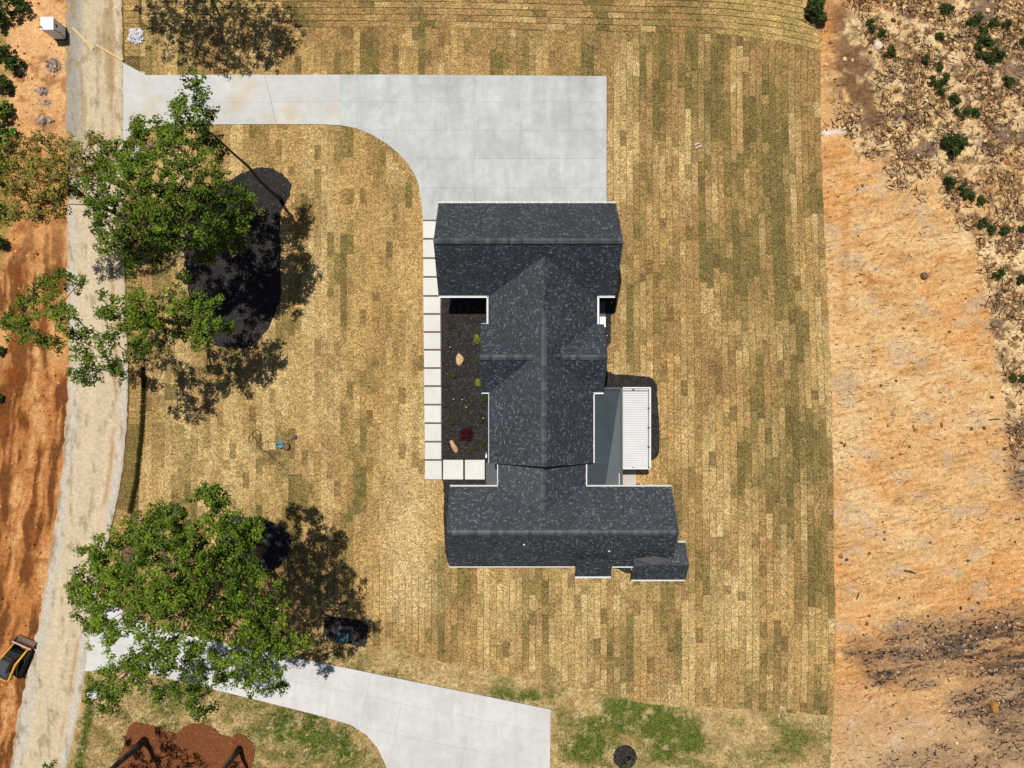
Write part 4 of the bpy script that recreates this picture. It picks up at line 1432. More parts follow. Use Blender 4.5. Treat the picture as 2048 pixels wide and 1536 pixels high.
# shrubs along the left edge
g1 = 'bushes along the left edge'
for (px, py, r, lb, pal) in ((35, 24, 27, 'tall dark green bush by the top left corner', DEEP), (6, 48, 22, 'dark green bush cut by the left edge, just below the corner bush', DEEP), (4, 110, 24, 'dark bush at the left edge level with the portable toilet', DEEP),
                             (32, 132, 18, 'rounded green bush nearest the grey rubble heap', DEEP), (6, 172, 20, 'shaded bush at the left edge above the bright green one', DEEP), (20, 235, 22, 'small green bush left of the brown dirt heap', GREEN),
                             (12, 275, 30, 'bright green leafy bush at the left edge under the sparse olive tree', (C(40, 110, 20), C(86, 170, 44))), (4, 340, 22, 'bright green bush at the left edge, half under the olive branches', (C(40, 100, 20), C(86, 160, 44))),
                             (5, 430, 22, 'green bush at the left edge below the olive branches', (C(30, 90, 20), C(76, 150, 40))), (4, 488, 18, 'lowest of the green bushes on the left edge beside the rutted dirt', DEEP), (2, 700, 9, 'tiny dark bush at the left edge among the ruts', DEEP), (2, 795, 7, 'tiny dark bush at the left edge low among the ruts', DEEP)):
    shrub('bush', px, py, r, lb, 'bush', pal, height=r * S * 1.4, group=g1, leaf=0.11, dens=0.55)
# shrubs on the cleared ground to the right
SH = [(1625, 23, 24, 'dense round dark shrub at the top right corner of the lawn', 2.0), (1903, 290, 20, 'dense rounded shrub alone on the brush ground right of the pale streak', 1.6)]
for (px, py, r, lb, d) in SH:
    shrub('shrub', px, py, r, lb, 'shrub', DEEP, height=r * S * 1.6, leaf=0.10, dens=d, group='shrubs on the cleared ground')
SMALL = [(1891, 20, 13, 'shrub at the top edge, left of the corner cluster of shrubs'), (1950, 48, 15, 'upper left shrub of the cluster near the top right corner'), (1984, 47, 9, 'little shrub at the upper right of the corner cluster'), (1968, 85, 14, 'middle shrub of the corner cluster of shrubs'),
         (1984, 116, 21, 'largest and lowest shrub of the cluster near the top right corner'), (1962, 112, 10, 'little shrub hugging the left of the largest corner shrub'), (1777, 105, 12, 'shrub just right of the brown track near the pale rock'), (1741, 58, 8, 'small shrub beside the brown track above the pale rock'),
         (2010, 52, 8, 'small shrub right of the corner cluster'), (1876, 178, 15, 'upper large shrub of the chain running down the brush'), (1888, 158, 9, 'small shrub on top of the chain in the brush'), (1850, 121, 9, 'lone small shrub between the brown track and the corner cluster'), (1905, 203, 14, 'middle shrub of the chain running down the brush'),
         (1921, 230, 13, 'lowest shrub of the chain above the dense rounded shrub'), (1895, 368, 16, 'broad low shrub where brush meets bare tan dirt'), (1925, 374, 12, 'shrub touching the right of the broad low one by the bare dirt'), (2013, 166, 10, 'lone shrub near the right edge below the corner cluster'),
         (2044, 82, 9, 'shrub cut by the right edge beside the corner cluster'), (1876, 136, 8, 'tiny shrub above the chain in the brush'), (1936, 392, 11, 'shrub below right of the broad low pair by bare dirt'), (1961, 401, 8, 'tiny shrub right of the ones below the broad low pair'), (1962, 448, 9, 'left one of three tiny shrubs in a row on the brush'),
         (1978, 462, 8, 'middle one of three tiny shrubs in a row on the brush'), (2001, 460, 10, 'right one of three tiny shrubs in a row on the brush'), (1996, 549, 12, 'lone spiky shrub on the brush margin level with the grey-brown rock'), (2041, 560, 10, 'shrub at the right edge level with the grey-brown rock'), (2044, 458, 10, 'shrub at the right edge beside three tiny shrubs'),
         (1880, 72, 7, 'tiny shrub below the one at the top edge'), (1966, 64, 9, 'little shrub wedged in the upper corner cluster'), (1955, 95, 8, 'little shrub at the left flank of the corner cluster'), (2000, 108, 9, 'little shrub hugging the right of the largest corner shrub'), (1738, 46, 6, 'tiniest shrub beside the top of the brown track'),
         (1762, 68, 6, 'tiny shrub right of the brown track, above the pale rock'), (2022, 755, 6, 'left of two tiny shrubs low on the right edge'), (2040, 757, 7, 'right of two tiny shrubs low on the right edge'), (1863, 163, 8, 'little shrub left of the chain in the brush'), (1950, 225, 7, 'little shrub right of the lower chain in the brush')]
for (px, py, r, lb) in SMALL:
    shrub('shrub', px, py, r, 'dark green ' + lb, 'shrub', DEEP, height=r * S * 1.0, leaf=0.075, dens=0.6, group='small shrubs among the brush')

# plants in the front bed
for (px, py, r, lb, pal) in ((955, 679, 6.5, 'yellow-green round shrub against the house, level with the tan boulder', (C(120, 130, 40), C(190, 190, 80))), (955, 766, 6, 'yellow-green round shrub against the house, below the tan boulder', (C(120, 130, 40), C(190, 190, 80))),
                             (904, 653, 5, 'low dark plant at the top of the front bed', DEEP), (957, 722, 5, 'low dark plant between the two yellow-green shrubs', DEEP), (905, 750, 5, 'low dark plant below the tan boulder in the front bed', DEEP), (904, 799, 4, 'low dark plant beside a path light in the middle of the front bed', DEEP),
                             (967, 798, 5, 'low dark plant at the house wall, mid bed', DEEP), (934, 816, 4, 'low dark plant above the red bush', DEEP), (905, 843, 5.5, 'dark round plant left of the red bush', DEEP), (963, 840, 5, 'low dark plant right of the red bush at the wall', DEEP), (967, 884, 5, 'dark plant below right of the red bush', DEEP), (945, 897, 4, 'small twiggy plant right of the narrow tan boulder', DEEP),
                             (1218, 605, 3, 'tiny plant beside the stoop in the narrow bed', DEEP)):
    shrub('bed_plant', px, py, r, lb, 'plant', pal, height=r * S * 1.4, leaf=0.05, dens=1.6, group='plants in the front bed')
shrub('red_maple', 931, 866, 14, 'dark red laceleaf bush in the front bed above the narrow boulder', 'bush', ((0.022, 0.004, 0.005), (0.085, 0.010, 0.013)), height=0.7, leaf=0.06, dens=1.3)
shrub('sapling', 1257, 1516, 12, 'thin young sapling in the black mulch ring at the bottom edge', 'sapling', (C(60, 66, 40), C(140, 140, 100)), height=1.8, leaf=0.05, dens=0.35)

# ------------------------------------------------------------------ loose cover on the ground
def scatter(n, fn):
    out = []
    while len(out) < n:
        a = np.stack([R.uniform(-20, 2090, 4000), R.uniform(-40, 1580, 4000)], 1)
        p = fn(a[:, 0], a[:, 1])
        a = a[R.rand(4000) < p]
        out += a.tolist()
    return np.array(out[:n])


def clear_of_track(u, v):
    trk = np.maximum(band(u, v, 1672, 30, 1705, 190, 30), band(u, v, 1720, 130, 1745, 235, 20))
    return np.clip(1 - 1.3 * trk, 0, 1) * (0.12 + 0.88 * sst(0.42, 0.62, fbm(u / 36, v / 30, 91, 3)))


def right_of_lawn(u, v):
    return (u > xR(v) + 6).astype(float)


# clods and lumps
ICO = np.array([(0, 0, 1), (0.89, 0, 0.45), (0.28, 0.85, 0.45), (-0.72, 0.53, 0.45), (-0.72, -0.53, 0.45), (0.28, -0.85, 0.45), (0.72, 0.53, -0.45), (-0.28, 0.85, -0.45), (-0.89, 0, -0.45), (-0.28, -0.85, -0.45), (0.72, -0.53, -0.45), (0, 0, -1)])
ICF = np.array([(0, 1, 2), (0, 2, 3), (0, 3, 4), (0, 4, 5), (0, 5, 1), (1, 6, 2), (2, 7, 3), (3, 8, 4), (4, 9, 5), (5, 10, 1), (2, 6, 7), (3, 7, 8), (4, 8, 9), (5, 9, 10), (1, 10, 6)])


def lumps(name, pts, smin, smax, cols, flat=0.6, power=3.0):
    n = len(pts)
    s = smin + (smax - smin) * R.rand(n) ** power
    z = ground_height(pts[:, 0], pts[:, 1])
    V_ = ICO[None] * (1 + R.normal(0, 0.22, (n, 12, 1))) * s[:, None, None] * np.stack([R.uniform(.7, 1.4, n), R.uniform(.7, 1.4, n), np.full(n, flat)], 1)[:, None]
    t = R.uniform(0, 6.28, n)
    x = V_[:, :, 0] * np.cos(t)[:, None] - V_[:, :, 1] * np.sin(t)[:, None]
    y = V_[:, :, 0] * np.sin(t)[:, None] + V_[:, :, 1] * np.cos(t)[:, None]
    V_ = np.stack([x + ((pts[:, 0] - 1024) * S)[:, None], y + ((768 - pts[:, 1]) * S)[:, None], V_[:, :, 2] + (z + 0.2 * s)[:, None]], -1)
    F_ = ICF[None] + (np.arange(n) * 12)[:, None, None]
    cols = np.array(cols)
    c = cols[R.randint(0, len(cols), n)] * R.uniform(0.8, 1.2, (n, 1))
    return tag(mk_np(name, V_.reshape(-1, 3), F_.reshape(-1, 3), M['clod'], col=np.repeat(c, 12, axis=0)), kind='stuff')


o = lumps('soil_clods', scatter(5500, lambda u, v: right_of_lawn(u, v) * (0.02 + 0.65 * brush_mask(u, v) * clear_of_track(u, v))), 0.03, 0.17, [C(238, 204, 150), C(226, 176, 112), C(206, 160, 110), C(150, 106, 66), C(120, 84, 54)])
tag(o, 'pale and brown soil clods strewn over the cleared ground on the right', 'soil')
o = lumps('dirt_crumbs', scatter(900, lambda u, v: ((u < xl(v) - 4) & (u > -40)).astype(float)), 0.02, 0.11, [C(214, 140, 76), C(150, 84, 40), C(232, 176, 116), C(120, 66, 34)])
tag(o, 'orange dirt crumbs scattered along the rutted strip left of the road', 'soil')
o = lumps('rubble', scatter(700, lambda u, v: np.clip(blob(u, v, 108, 132, 12, 12) + blob(u, v, 84, 182, 9, 8) + 0.8 * blob(u, v, 88, 242, 14, 10) + 0.5 * blob(u, v, 92, 205, 12, 6) - 0.25, 0, 1)), 0.03, 0.13, [C(176, 164, 152), C(136, 124, 116), C(108, 92, 82), C(196, 170, 142)])
tag(o, 'grey rubble heaps on the orange dirt below the portable toilet', 'rubble')
o = lumps('charred_litter', scatter(3200, lambda u, v: char_mask(u, v) * right_of_lawn(u, v)), 0.02, 0.12, [C(76, 66, 62), C(110, 94, 84), C(58, 50, 48), C(214, 176, 130), C(190, 150, 110)], 0.5)
tag(o, 'charred black litter on the burnt patches at the bottom right', 'litter')


def twigs(name, pts, lmin, lmax, cols, ang=None, w=0.018):
    n = len(pts)
    L_ = R.uniform(lmin, lmax, n)
    t = R.uniform(0, 3.14, n) if ang is None else R.normal(ang, 0.35, n)
    z = ground_height(pts[:, 0], pts[:, 1]) + R.uniform(0.01, 0.10, n)
    x, y = (pts[:, 0] - 1024) * S, (768 - pts[:, 1]) * S
    dz = R.normal(0, 0.06, n)
    bend = R.normal(0, 0.18, n)
    V_, ring = [], [(0, 1.2), (1.04, -0.6), (-1.04, -0.6)]
    W_ = w * R.uniform(0.6, 1.8, n)
    for s, b in ((-1, 0), (0, 1), (1, 0)):
        cx, cy = x + s * L_ / 2 * np.cos(t) - b * bend * L_ * np.sin(t), y + s * L_ / 2 * np.sin(t) + b * bend * L_ * np.cos(t)
        for (a, u_) in ring:
            k = W_ * (1 if s < 1 else 0.4)
            V_.append(np.stack([cx - a * k * np.sin(t), cy + a * k * np.cos(t), z + s * dz + u_ * k], 1))
    V_ = np.stack(V_, 1)
    f = []
    for i in range(2):
        for k in range(3):
            f.append((i * 3 + k, i * 3 + (k + 1) % 3, (i + 1) * 3 + (k + 1) % 3, (i + 1) * 3 + k))
    F_ = np.array(f)[None] + (np.arange(n) * 9)[:, None, None]
    cols = np.array(cols)
    c = cols[R.randint(0, len(cols), n)] * R.uniform(0.7, 1.2, (n, 1))
    return tag(mk_np(name, V_.reshape(-1, 3), F_.reshape(-1, 4), M['twig'], col=np.repeat(c, 9, axis=0)), kind='stuff')


o = twigs('brush_twigs', scatter(8500, lambda u, v: right_of_lawn(u, v) * brush_mask(u, v) * clear_of_track(u, v)), 0.12, 0.8, [C(120, 88, 62), C(86, 64, 48), C(160, 126, 94), C(206, 170, 124), C(220, 186, 140), C(66, 50, 42)])
tag(o, 'dry brush and twigs covering the rough ground at the upper right', 'brush')
o = twigs('ground_sticks', scatter(1500, lambda u, v: right_of_lawn(u, v) * (1 - brush_mask(u, v))), 0.12, 0.6, [C(110, 74, 46), C(140, 98, 60), C(90, 60, 40)], 0.2, 0.012)
tag(o, 'thin dark sticks lying on the raked tan dirt at the right', 'sticks')
o = twigs('burnt_sticks', scatter(600, lambda u, v: right_of_lawn(u, v) * char_mask(u, v)), 0.15, 0.9, [C(50, 42, 40), C(80, 66, 60), C(36, 30, 30)], 0.15, 0.016)
tag(o, 'burnt black sticks on the charred streaks at the bottom right', 'sticks')


def blades(name, pts, hmin, hmax, colfn, per=4, spread=0.05, lean=0.6, wide=1.0):
    n = len(pts)
    x, y = np.repeat((pts[:, 0] - 1024) * S, per), np.repeat((768 - pts[:, 1]) * S, per)
    N_ = n * per
    x = x + R.normal(0, spread, N_)
    y = y + R.normal(0, spread, N_)
    h = R.uniform(hmin, hmax, N_)
    t = R.uniform(0, 6.28, N_)
    l = h * R.uniform(0.2, 1.0, N_) * lean * 1.6
    w = (0.012 + 0.012 * R.rand(N_)) * wide
    ct, st_ = np.cos(t), np.sin(t)
    V_ = np.stack([np.stack([x - w * st_, y + w * ct, np.zeros(N_)], 1), np.stack([x + w * st_, y - w * ct, np.zeros(N_)], 1), np.stack([x + l * ct, y + l * st_, h], 1)], 1)
    F_ = np.arange(N_ * 3).reshape(-1, 3)
    c = colfn(np.repeat(pts[:, 0], per), np.repeat(pts[:, 1], per))
    return tag(mk_np(name, V_.reshape(-1, 3), F_, M['blade'], col=np.repeat(c, 3, axis=0)), kind='stuff')


def rough_p(u, v):
    ok = (u > xr(v) + 2) & (u < xR(v) - 1) & (v > yB(u) + 4) & (v < 1580)
    for poly in (DRIVE2, BED_RED, SAPLING_RING):
        ok &= ~in_poly(u, v, poly)
    return ok.astype(float) * (0.5 + 0.5 * green_mask(u, v))


def rough_c(u, v):
    g = (R.rand(len(u)) < 0.12 + 0.85 * green_mask(u, v))[:, None]
    gc = np.array(C(94, 122, 40)) * R.uniform(0.6, 1.35, (len(u), 1))
    sc = np.array(C(222, 192, 138)) * R.uniform(0.6, 1.15, (len(u), 1))
    return np.where(g, gc, sc)


o = blades('rough_grass', scatter(20000, rough_p), 0.05, 0.14, rough_c)
tag(o, 'patchy green and straw grass around the lower driveway', 'grass')


def sod_p(u, v):
    ok = (u > xr(v) + 3) & (u < xR(v) - 1) & (v < yB(u) - 2)
    for poly in solid + [BED_FRONT]:
        ok &= ~in_poly(u, v, poly)
    return ok.astype(float)


def sod_c(u, v):
    r = R.rand(len(u), 1)
    a, b, d = np.array(C(236, 208, 146)), np.array(C(132, 122, 64)), np.array(C(150, 114, 64))
    gmix = fbm(u / 40, v / 190, 73, 3)[:, None]
    c = np.where(r < 0.55, a, np.where(r < 0.55 + 0.9 * np.clip(gmix - 0.3, 0, 0.4), b, d))
    return c * R.uniform(0.75, 1.15, (len(u), 1))


o = blades('sod_blades', scatter(90000, sod_p), 0.045, 0.085, sod_c, per=3, spread=0.06, lean=0.9, wide=1.8)
o.parent = lawn

# tall dark strip beside the road border
def strip_p(u, v):
    return (np.abs(u - (xr(v) + 31)) < 3.5) * ((v > 735) & (v < 1025)) * 1.0


o = blades('verge_grass', scatter(2600, strip_p), 0.10, 0.20, lambda u, v: np.array(C(84, 80, 36)) * R.uniform(0.6, 1.2, (len(u), 1)), per=4, spread=0.05)
tag(o, 'dark narrow strip of longer grass along the road verge', 'grass')

# ------------------------------------------------------------------ boulders and stones
def boulder(name, outline, h, mat, label, cat='boulder', group=None, z0=0.04, seed=1):
    rs = random.Random(seed)
    pts = smooth_loop(outline, 3)
    cx, cy = sum(p[0] for p in pts) / len(pts), sum(p[1] for p in pts) / len(pts)
    v, f = [], []
    n = len(pts)
    for (k, z) in ((1.0, 0.0), (1.03, 0.45), (0.86, 0.88), (0.5, 1.0)):
        for p in pts:
            a, b = cx + (p[0] - cx) * k + rs.uniform(-.25, .25), cy + (p[1] - cy) * k + rs.uniform(-.25, .25)
            x, y = G(a, b)
            v.append((x, y, z0 + h * z + rs.uniform(-.03, .03) * (z > 0)))
    x, y = G(cx, cy)
    v.append((x, y, z0 + h * 1.02))
    for i in range(3):
        for q in range(n):
            f.append((i * n + (q + 1) % n, i * n + q, (i + 1) * n + q, (i + 1) * n + (q + 1) % n))
    f += [(3 * n + (q + 1) % n, 3 * n + q, 4 * n) for q in range(n)]
    return tag(mk(name, v, f, mat), label, cat, group)


boulder('boulder', [(919, 707), (925, 712), (928, 719), (925, 727), (919, 732), (914, 728), (912, 718), (914, 711)], 0.32, M['stone'], 'broad tan boulder in the middle of the front bed', group='boulders in the front bed')
boulder('boulder', [(900, 882), (906, 881), (911, 889), (916, 897), (916, 903), (911, 905), (906, 899), (902, 890)], 0.28, M['stone'], 'narrow tan boulder below the red bush in the front bed', group='boulders in the front bed', seed=4)
boulder('rock', [(1841, 548), (1847, 545), (1852, 549), (1855, 555), (1848, 559), (1841, 556)], 0.42, M['grey_stone'], 'lone grey-brown rock on the tan dirt right of the lawn', 'rock', z0=ground_z(1848, 552) - 0.05)
boulder('pale_rock', [(1748, 86), (1756, 82), (1765, 90), (1762, 98), (1752, 100)], 0.3, M['sand'], 'pale flat rock beside the brown track at the upper right', 'rock', z0=ground_z(1756, 92) - 0.05)
boulder('clay_lump', [(1979, 1402), (1990, 1402), (1992, 1411), (1990, 1421), (1981, 1421), (1978, 1412)], 0.45, M['clay'], 'orange clay lump lying on the burnt patch at the lower right', 'clay', z0=ground_z(1985, 1411) - 0.05, seed=6)


def stone_pile(px, py, rx, ry, n, label, seed):
    rs = random.Random(seed)
    x0, y0 = G(px, py)
    root = tag(empty('stone_pile', (x0, y0, 0)), label, 'stones', 'white stone piles by the road')
    mes = []
    for k in range(4):
        me = bpy.data.meshes.new('stone')
        me.from_pydata([tuple(p * rs.uniform(.75, 1.2) * np.array((1, rs.uniform(.8, 1.1), .7))) for p in ICO], [], [tuple(t) for t in ICF] + [(7, 6, 11), (8, 7, 11), (9, 8, 11), (10, 9, 11), (6, 10, 11)])
        me.materials.append(M['white_stone'])
        mes.append(me)
    for k in range(n):
        a, b = rs.uniform(-1, 1), rs.uniform(-1, 1)
        if a ** 4 + b ** 4 > 1:
            continue
        o = bpy.data.objects.new('stone', mes[k % 4])
        s = rs.uniform(0.07, 0.14)
        o.scale = (s, s * rs.uniform(.8, 1.3), s)
        o.rotation_euler = (rs.uniform(-.5, .5), rs.uniform(-.5, .5), rs.uniform(0, 6.28))
        o.location = (a * rx * S, b * ry * S, 0.06 + rs.uniform(0, 0.14) * (1 - (a * a + b * b) / 2))
        link(o, root)


stone_pile(273, 74, 15, 15, 150, 'square pile of white stones on the sod above the driveway mouth', 1)
stone_pile(270, 308, 11, 14, 80, 'small white stone pile half under the full dark green tree', 2)
stone_pile(186, 1386, 9, 11, 60, 'small white stone pile beside the lower driveway mouth', 3)

# ------------------------------------------------------------------ portable toilet
tx, ty = G(122, 68.5)
pt = tag(empty('portable_toilet', (tx, ty, 0)), 'white portable toilet standing on the orange dirt beside the road', 'toilet')
w, hgt = 0.47, 1.62
MB().box(-w - .03, w + .03, -w - .03, w + .03, 0.02, 0.14).build('skid', M['dark_plastic'], pt)
bevel(MB().box(-w, w, -w, w, 0.14, hgt).build('cabin', M['toilet'], pt), 0.03)
rf = MB()
for (z, s) in ((hgt, w + .04), (hgt + .07, w + .035), (hgt + .13, w * .82)):
    rf.v += [(-s, -s, z), (s, -s, z), (s, s, z), (-s, s, z)]
for i in range(2):
    for k in range(4):
        rf.f.append((i * 4 + k, i * 4 + (k + 1) % 4, i * 4 + 4 + (k + 1) % 4, i * 4 + 4 + k))
rf.f += [(8, 9, 10, 11), (3, 2, 1, 0)]
bevel(rf.build('roof', M['toilet_roof'], pt), 0.03)
d = MB().box(w, w + .03, -w + .10, w - .10, 0.2, hgt - .08).build('door', M['toilet'], pt)
MB().box(w + .03, w + .045, -.12, .10, hgt - .42, hgt - .2).build('vent_panel', M['dark_plastic'], d)
MB().box(w + .03, w + .06, -.30, -.24, 0.78, 0.92).build('handle', M['dark_plastic'], d)
for yy in (-w + .07, w - .07):
    MB().box(w, w + .025, yy - .015, yy + .015, 0.16, hgt - .03).build('door_jamb', M['dark_plastic'], pt)
MB().tube([(-w + .12, -w + .12, hgt + .05), (-w + .12, -w + .12, hgt + .3)], 0.05, 8).build('vent_stack', M['dark_plastic'], pt)

# ------------------------------------------------------------------ lumber
def board(a, b, wd, label):
    (ax, ay), (bx, by) = G(*a), G(*b)
    cx, cy = (ax + bx) / 2, (ay + by) / 2
    L_ = math.hypot(bx - ax, by - ay)
    o = MB().box(-L_ / 2, L_ / 2, -wd / 2, wd / 2, 0.0, 0.05).build('board', M['lumber'])
    o.location = (cx, cy, 0.10)
    o.rotation_euler = (0, 0, math.atan2(by - ay, bx - ax))
    bevel(o, 0.006)
    return tag(o, label, 'board', 'boards across the road')


board((147, 57), (189, 99), 0.16, 'pale board lying on the road nearest the portable toilet')
board((195, 92), (247, 122), 0.15, 'pale board reaching from mid road to the driveway corner')

# ------------------------------------------------------------------ track loader
lx, ly = G(40, 1315)
tl = tag(empty('track_loader', (lx, ly, 0.06), math.radians(66)), 'yellow and black tracked loader parked on the dirt beside the road', 'loader')
for s in (-1, 1):
    y0, y1 = (0.56, 0.92) if s > 0 else (-0.92, -0.56)
    prof = []
    for (cx, cz, r, a0, a1) in ((0.85, 0.30, 0.30, -90, 60), (0.55, 0.62, 0.16, 60, 90), (-0.75, 0.58, 0.2, 90, 140), (-1.05, 0.30, 0.30, 140, 270)):
        for k in range(6):
            a = math.radians(a0 + (a1 - a0) * k / 5)
            prof.append((cx + r * math.cos(a), cz + r * math.sin(a)))
    n = len(prof)
    vv = [(x, y0, z) for x, z in prof] + [(x, y1, z) for x, z in prof]
    ff = [tuple(range(n)), tuple(range(2 * n - 1, n - 1, -1))] + [(i, i + n, (i + 1) % n + n, (i + 1) % n) for i in range(n)]
    t = mk('track', vv, ff, M['rubber'], tl)
    for k in range(0, n):
        x, z = prof[k]
        MB().box(x - .03, x + .03, y0 - .01, y1 + .01, z - .03, z + .03).build('track_lug', M['rubber'], t)
    MB().box(-0.95, 0.75, y0 + .08 * (s < 0), y1 - .08 * (s > 0), 0.66, 0.74).build('fender', M['dark_plastic'], t)
tl.scale = (0.92, 0.92, 0.92)
bevel(MB().box(-1.15, 0.85, -0.55, 0.55, 0.3, 1.0).build('chassis', M['dark_plastic'], tl), 0.05)
cab = bevel(MB().add([(-0.35, -.5, 1.0), (0.85, -.5, 1.0), (0.85, .5, 1.0), (-0.35, .5, 1.0), (-0.45, -.47, 2.0), (0.55, -.47, 2.0), (0.55, .47, 2.0), (-0.45, .47, 2.0)],
                     [(0, 3, 2, 1), (4, 5, 6, 7), (0, 1, 5, 4), (1, 2, 6, 5), (2, 3, 7, 6), (3, 0, 4, 7)]).build('cab', M['dark_plastic'], tl), 0.06)
MB().box(-0.40, 0.48, -.40, .40, 2.0, 2.05).build('roof_panel', M['dark_metal'], cab)
MB().box(0.60, 0.72, -.38, .38, 1.3, 1.85).build('windscreen', M['glass'], cab)
eng = bevel(MB().box(-1.35, -0.42, -.52, .52, 1.0, 1.42).build('engine_cover', M['dark_plastic'], tl), 0.06)
MB().box(-1.38, -1.30, -.5, .5, 1.20, 1.46).build('rear_trim', M['yellow'], eng)
MB().box(-1.0, -0.6, -.3, .3, 1.42, 1.45).build('grille', M['dark_metal'], eng)
for s in (-1, 1):
    y = 0.66 * s
    a = MB()
    a.bar((-1.25, y, 1.45), (0.35, y, 1.50), 0.11, 0.20)
    a.bar((0.30, y, 1.50), (1.25, y, 0.62), 0.13, 0.22)
    a.bar((1.22, y, 0.70), (1.42, y, 0.30), 0.13, 0.2)
    arm = a.build('lift_arm', M['yellow'], tl)
    MB().tube([(-0.55, y * 1.02, 0.95), (0.55, y * 1.02, 1.32)], 0.05, 8).build('hydraulic_cylinder', M['steel'], arm)
    MB().bar((-1.1, y, 1.05), (-1.25, y, 1.5), 0.12, 0.2).build('tower', M['yellow'], tl)
bk = MB()
prof = [(1.40, 0.55), (1.36, 0.30), (1.44, 0.06), (1.85, 0.02), (1.85, 0.05), (1.48, 0.11), (1.42, 0.31), (1.46, 0.54)]
n = len(prof)
bk.add([(x, -.88, z) for x, z in prof] + [(x, .88, z) for x, z in prof], [(i, i + n, (i + 1) % n + n, (i + 1) % n) for i in range(n)] + [tuple(range(n))[::-1], tuple(range(n, 2 * n))])
for y in (-.88, .85):
    bk.add([(1.42, y, 0.52), (1.40, y, 0.3), (1.48, y, 0.06), (1.83, y, 0.03), (1.42, y + .03, 0.52), (1.40, y + .03, 0.3), (1.48, y + .03, 0.06), (1.83, y + .03, 0.03)], [(0, 1, 2, 3), (7, 6, 5, 4), (0, 3, 7, 4)])
bucket = bk.build('bucket', surf('dirty_bucket', C(128, 104, 90), grain=((5, 4, 0.6, 1.3),), rough=0.8), tl)
MB().box(1.36, 1.48, -.89, .89, 0.54, 0.62).build('bucket_rim', surf('bare_steel', C(226, 190, 170), grain=((6, 3, 0.8, 1.1),), rough=0.5), bucket)

# ------------------------------------------------------------------ utility boxes, hose, lights
ux, uy = G(692, 1265.5)
ub = tag(empty('utility_cabinet', (ux, uy, 0.06), math.radians(-7)), 'green pad-mounted utility cabinet in the small black mulch patch', 'utility box')
bevel(MB().box(-.56, .56, -.54, .54, 0, 0.12).build('pad', M['grey_pad'], ub), 0.02)
body = bevel(MB().box(-.50, .42, -.50, .34, 0.12, 0.85).build('cabinet', M['teal'], ub), 0.02)
MB().add([(-.52, -.52, .85), (.44, -.52, .85), (.44, .36, .85), (-.52, .36, .85), (-.48, -.48, .93), (.40, -.48, .93), (.40, .32, .96), (-.48, .32, .96)],
         [(0, 3, 2, 1), (4, 5, 6, 7), (0, 1, 5, 4), (1, 2, 6, 5), (2, 3, 7, 6), (3, 0, 4, 7)]).build('lid', M['teal'], body)
MB().box(0.05, 0.12, -.535, -.50, 0.45, 0.6).build('latch', M['pipe'], body)

sx_, sy_ = G(561, 889)
sb = tag(empty('irrigation_tub', (sx_, sy_, 0.04)), 'round teal tub on the lawn left of the stepping path', 'tub')
mm = MB()
for k, (r, z) in enumerate(((.26, 0), (.30, .22), (.33, .24), (.28, .26), (.24, .14))):
    mm.v += [(r * math.cos(t), r * math.sin(t) * 0.95, z) for t in np.linspace(0, 2 * math.pi, 16, endpoint=False)]
for k in range(4):
    for q in range(16):
        mm.f.append((k * 16 + q, k * 16 + (q + 1) % 16, (k + 1) * 16 + (q + 1) % 16, (k + 1) * 16 + q))
mm.f.append(tuple(64 + q for q in range(16)))
mm.build('tub', M['teal_bright'], sb)
MB().tube([(-.2, -.05, .2), (0, .06, .26), (.2, .04, .2)], 0.025, 6).build('handle', M['dark_plastic'], sb)
boulder('grey_sack', [(572, 886), (577, 885), (581, 890), (580, 898), (575, 900), (569, 899), (568, 894)], 0.35, M['grey_stone'], 'lumpy grey-brown sack beside the round teal tub', 'sack', z0=0.04, seed=12)
boulder('pump', [(588, 871), (592, 870), (595, 874), (593, 878), (588, 878), (586, 875)], 0.22, surf('grey_violet', C(120, 108, 118), grain=((5, 3, 0.6, 1.2),)), 'small grey pump at the end of the cable on the lawn', 'pump', z0=0.04, seed=14)


def hose(name, pts, r, mat, label, cat):
    path_ = []
    n = len(pts)
    for i in range(n - 1):
        p = [np.array(pts[max(0, min(n - 1, i + k - 1))], float) for k in range(4)]
        for s in range(6):
            t = s / 6
            path_.append(0.5 * ((2 * p[1]) + (-p[0] + p[2]) * t + (2 * p[0] - 5 * p[1] + 4 * p[2] - p[3]) * t * t + (-p[0] + 3 * p[1] - 3 * p[2] + p[3]) * t ** 3))
    path_.append(np.array(pts[-1], float))
    m = MB().tube([(*G(*p), 0.075) for p in path_], r, 6)
    return tag(m.build(name, mat), label, cat)


hose('hose', [(571, 938), (560, 928), (549, 917), (535, 905), (519, 893), (513, 880), (509, 874), (503, 869), (500, 872), (498, 880), (503, 884), (507, 876), (505, 867), (512, 860), (520, 862), (522, 872), (519, 882), (523, 889), (530, 884), (540, 882), (552, 883)], 0.022, M['hose'], 'thin dark hose looping across the lawn beside the teal tub', 'hose')
hose('cable', [(571, 881), (580, 880), (588, 877)], 0.018, M['hose'], 'short dark cable from the teal tub to the grey pump', 'cable')


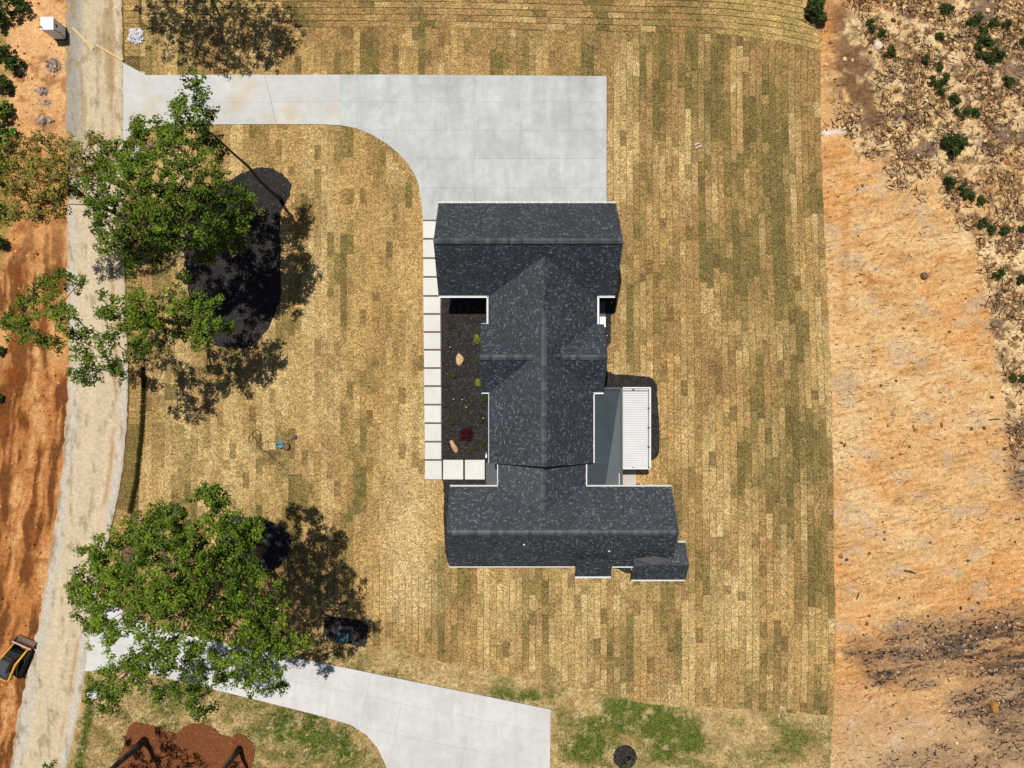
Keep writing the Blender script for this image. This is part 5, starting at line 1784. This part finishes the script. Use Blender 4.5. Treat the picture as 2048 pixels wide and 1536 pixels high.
def path_light(px, py, label):
    x, y = G(px, py)
    o = tag(empty('path_light', (x, y, 0.05)), label, 'light', 'path lights in the beds')
    MB().tube([(0, 0, 0), (0, 0, 0.32)], 0.015, 6).build('stake', M['dark_metal'], o)
    MB().tube([(0, 0, 0.30), (0, 0, 0.34), (0, 0, 0.37)], [0.045, 0.045, 0.015], 10).build('cap', M['white'], o)


for (px, py, lb) in ((901, 695, 'white path light left of the broad tan boulder'), (908, 798, 'white path light at mid bed near the path'), (933, 814, 'white path light above the red bush'), (925, 799, 'white path light in the centre of the front bed'), (1213, 672, 'white path light in the narrow bed right of the house'), (1222, 606, 'white path light beside the side step'), (967, 836, 'white path light by the wall right of the red bush')):
    path_light(px, py, lb)
x, y = G(973, 911)
fp = tag(empty('hose_bib_post', (x, y, 0.05)), 'white post at the entry corner of the front bed', 'post')
bevel(MB().box(-.07, .07, -.14, .14, 0, 0.5).build('post', M['white'], fp), 0.02)
MB().tube([(0, .1, .45), (0.02, .3, .5)], 0.04, 8).build('spout', M['pipe'], fp)
# a few loose things
def log(name, a, b, r, mat, label):
    (ax, ay), (bx, by) = G(*a), G(*b)
    z = max(ground_z(*a), ground_z(*b)) + r
    o = MB().tube([(ax, ay, z), ((ax + bx) / 2 + .05, (ay + by) / 2 + .04, z + .03), (bx, by, z)], [r, r * .95, r * .7], 8).build(name, mat)
    return tag(o, label, 'log')


log('log', (1808, 1141), (1829, 1146), 0.09, M['dark_bark'], 'dark curved log on the tan dirt in the lower right')
log('log', (1977, 840), (1999, 838), 0.06, M['dark_bark'], 'thin dark log near the right edge at mid height')
log('log', (1712, 1198), (1716, 1184), 0.05, M['dark_bark'], 'short dark stick-like log near the lawn edge, lower right')
for i, (a, b) in enumerate((((1388, 291), (1399, 286)), ((1391, 297), (1401, 292)))):
    (ax, ay), (bx, by) = G(*a), G(*b)
    o = MB().bar((ax, ay, 0.11), (bx, by, 0.11), 0.12, 0.04).build('scrap_board', M['deck'])
    tag(o, ('upper' if i == 0 else 'lower') + ' of two pale wood scraps on the greenish sod right of the driveway', 'scrap', 'wood scraps on the sod')
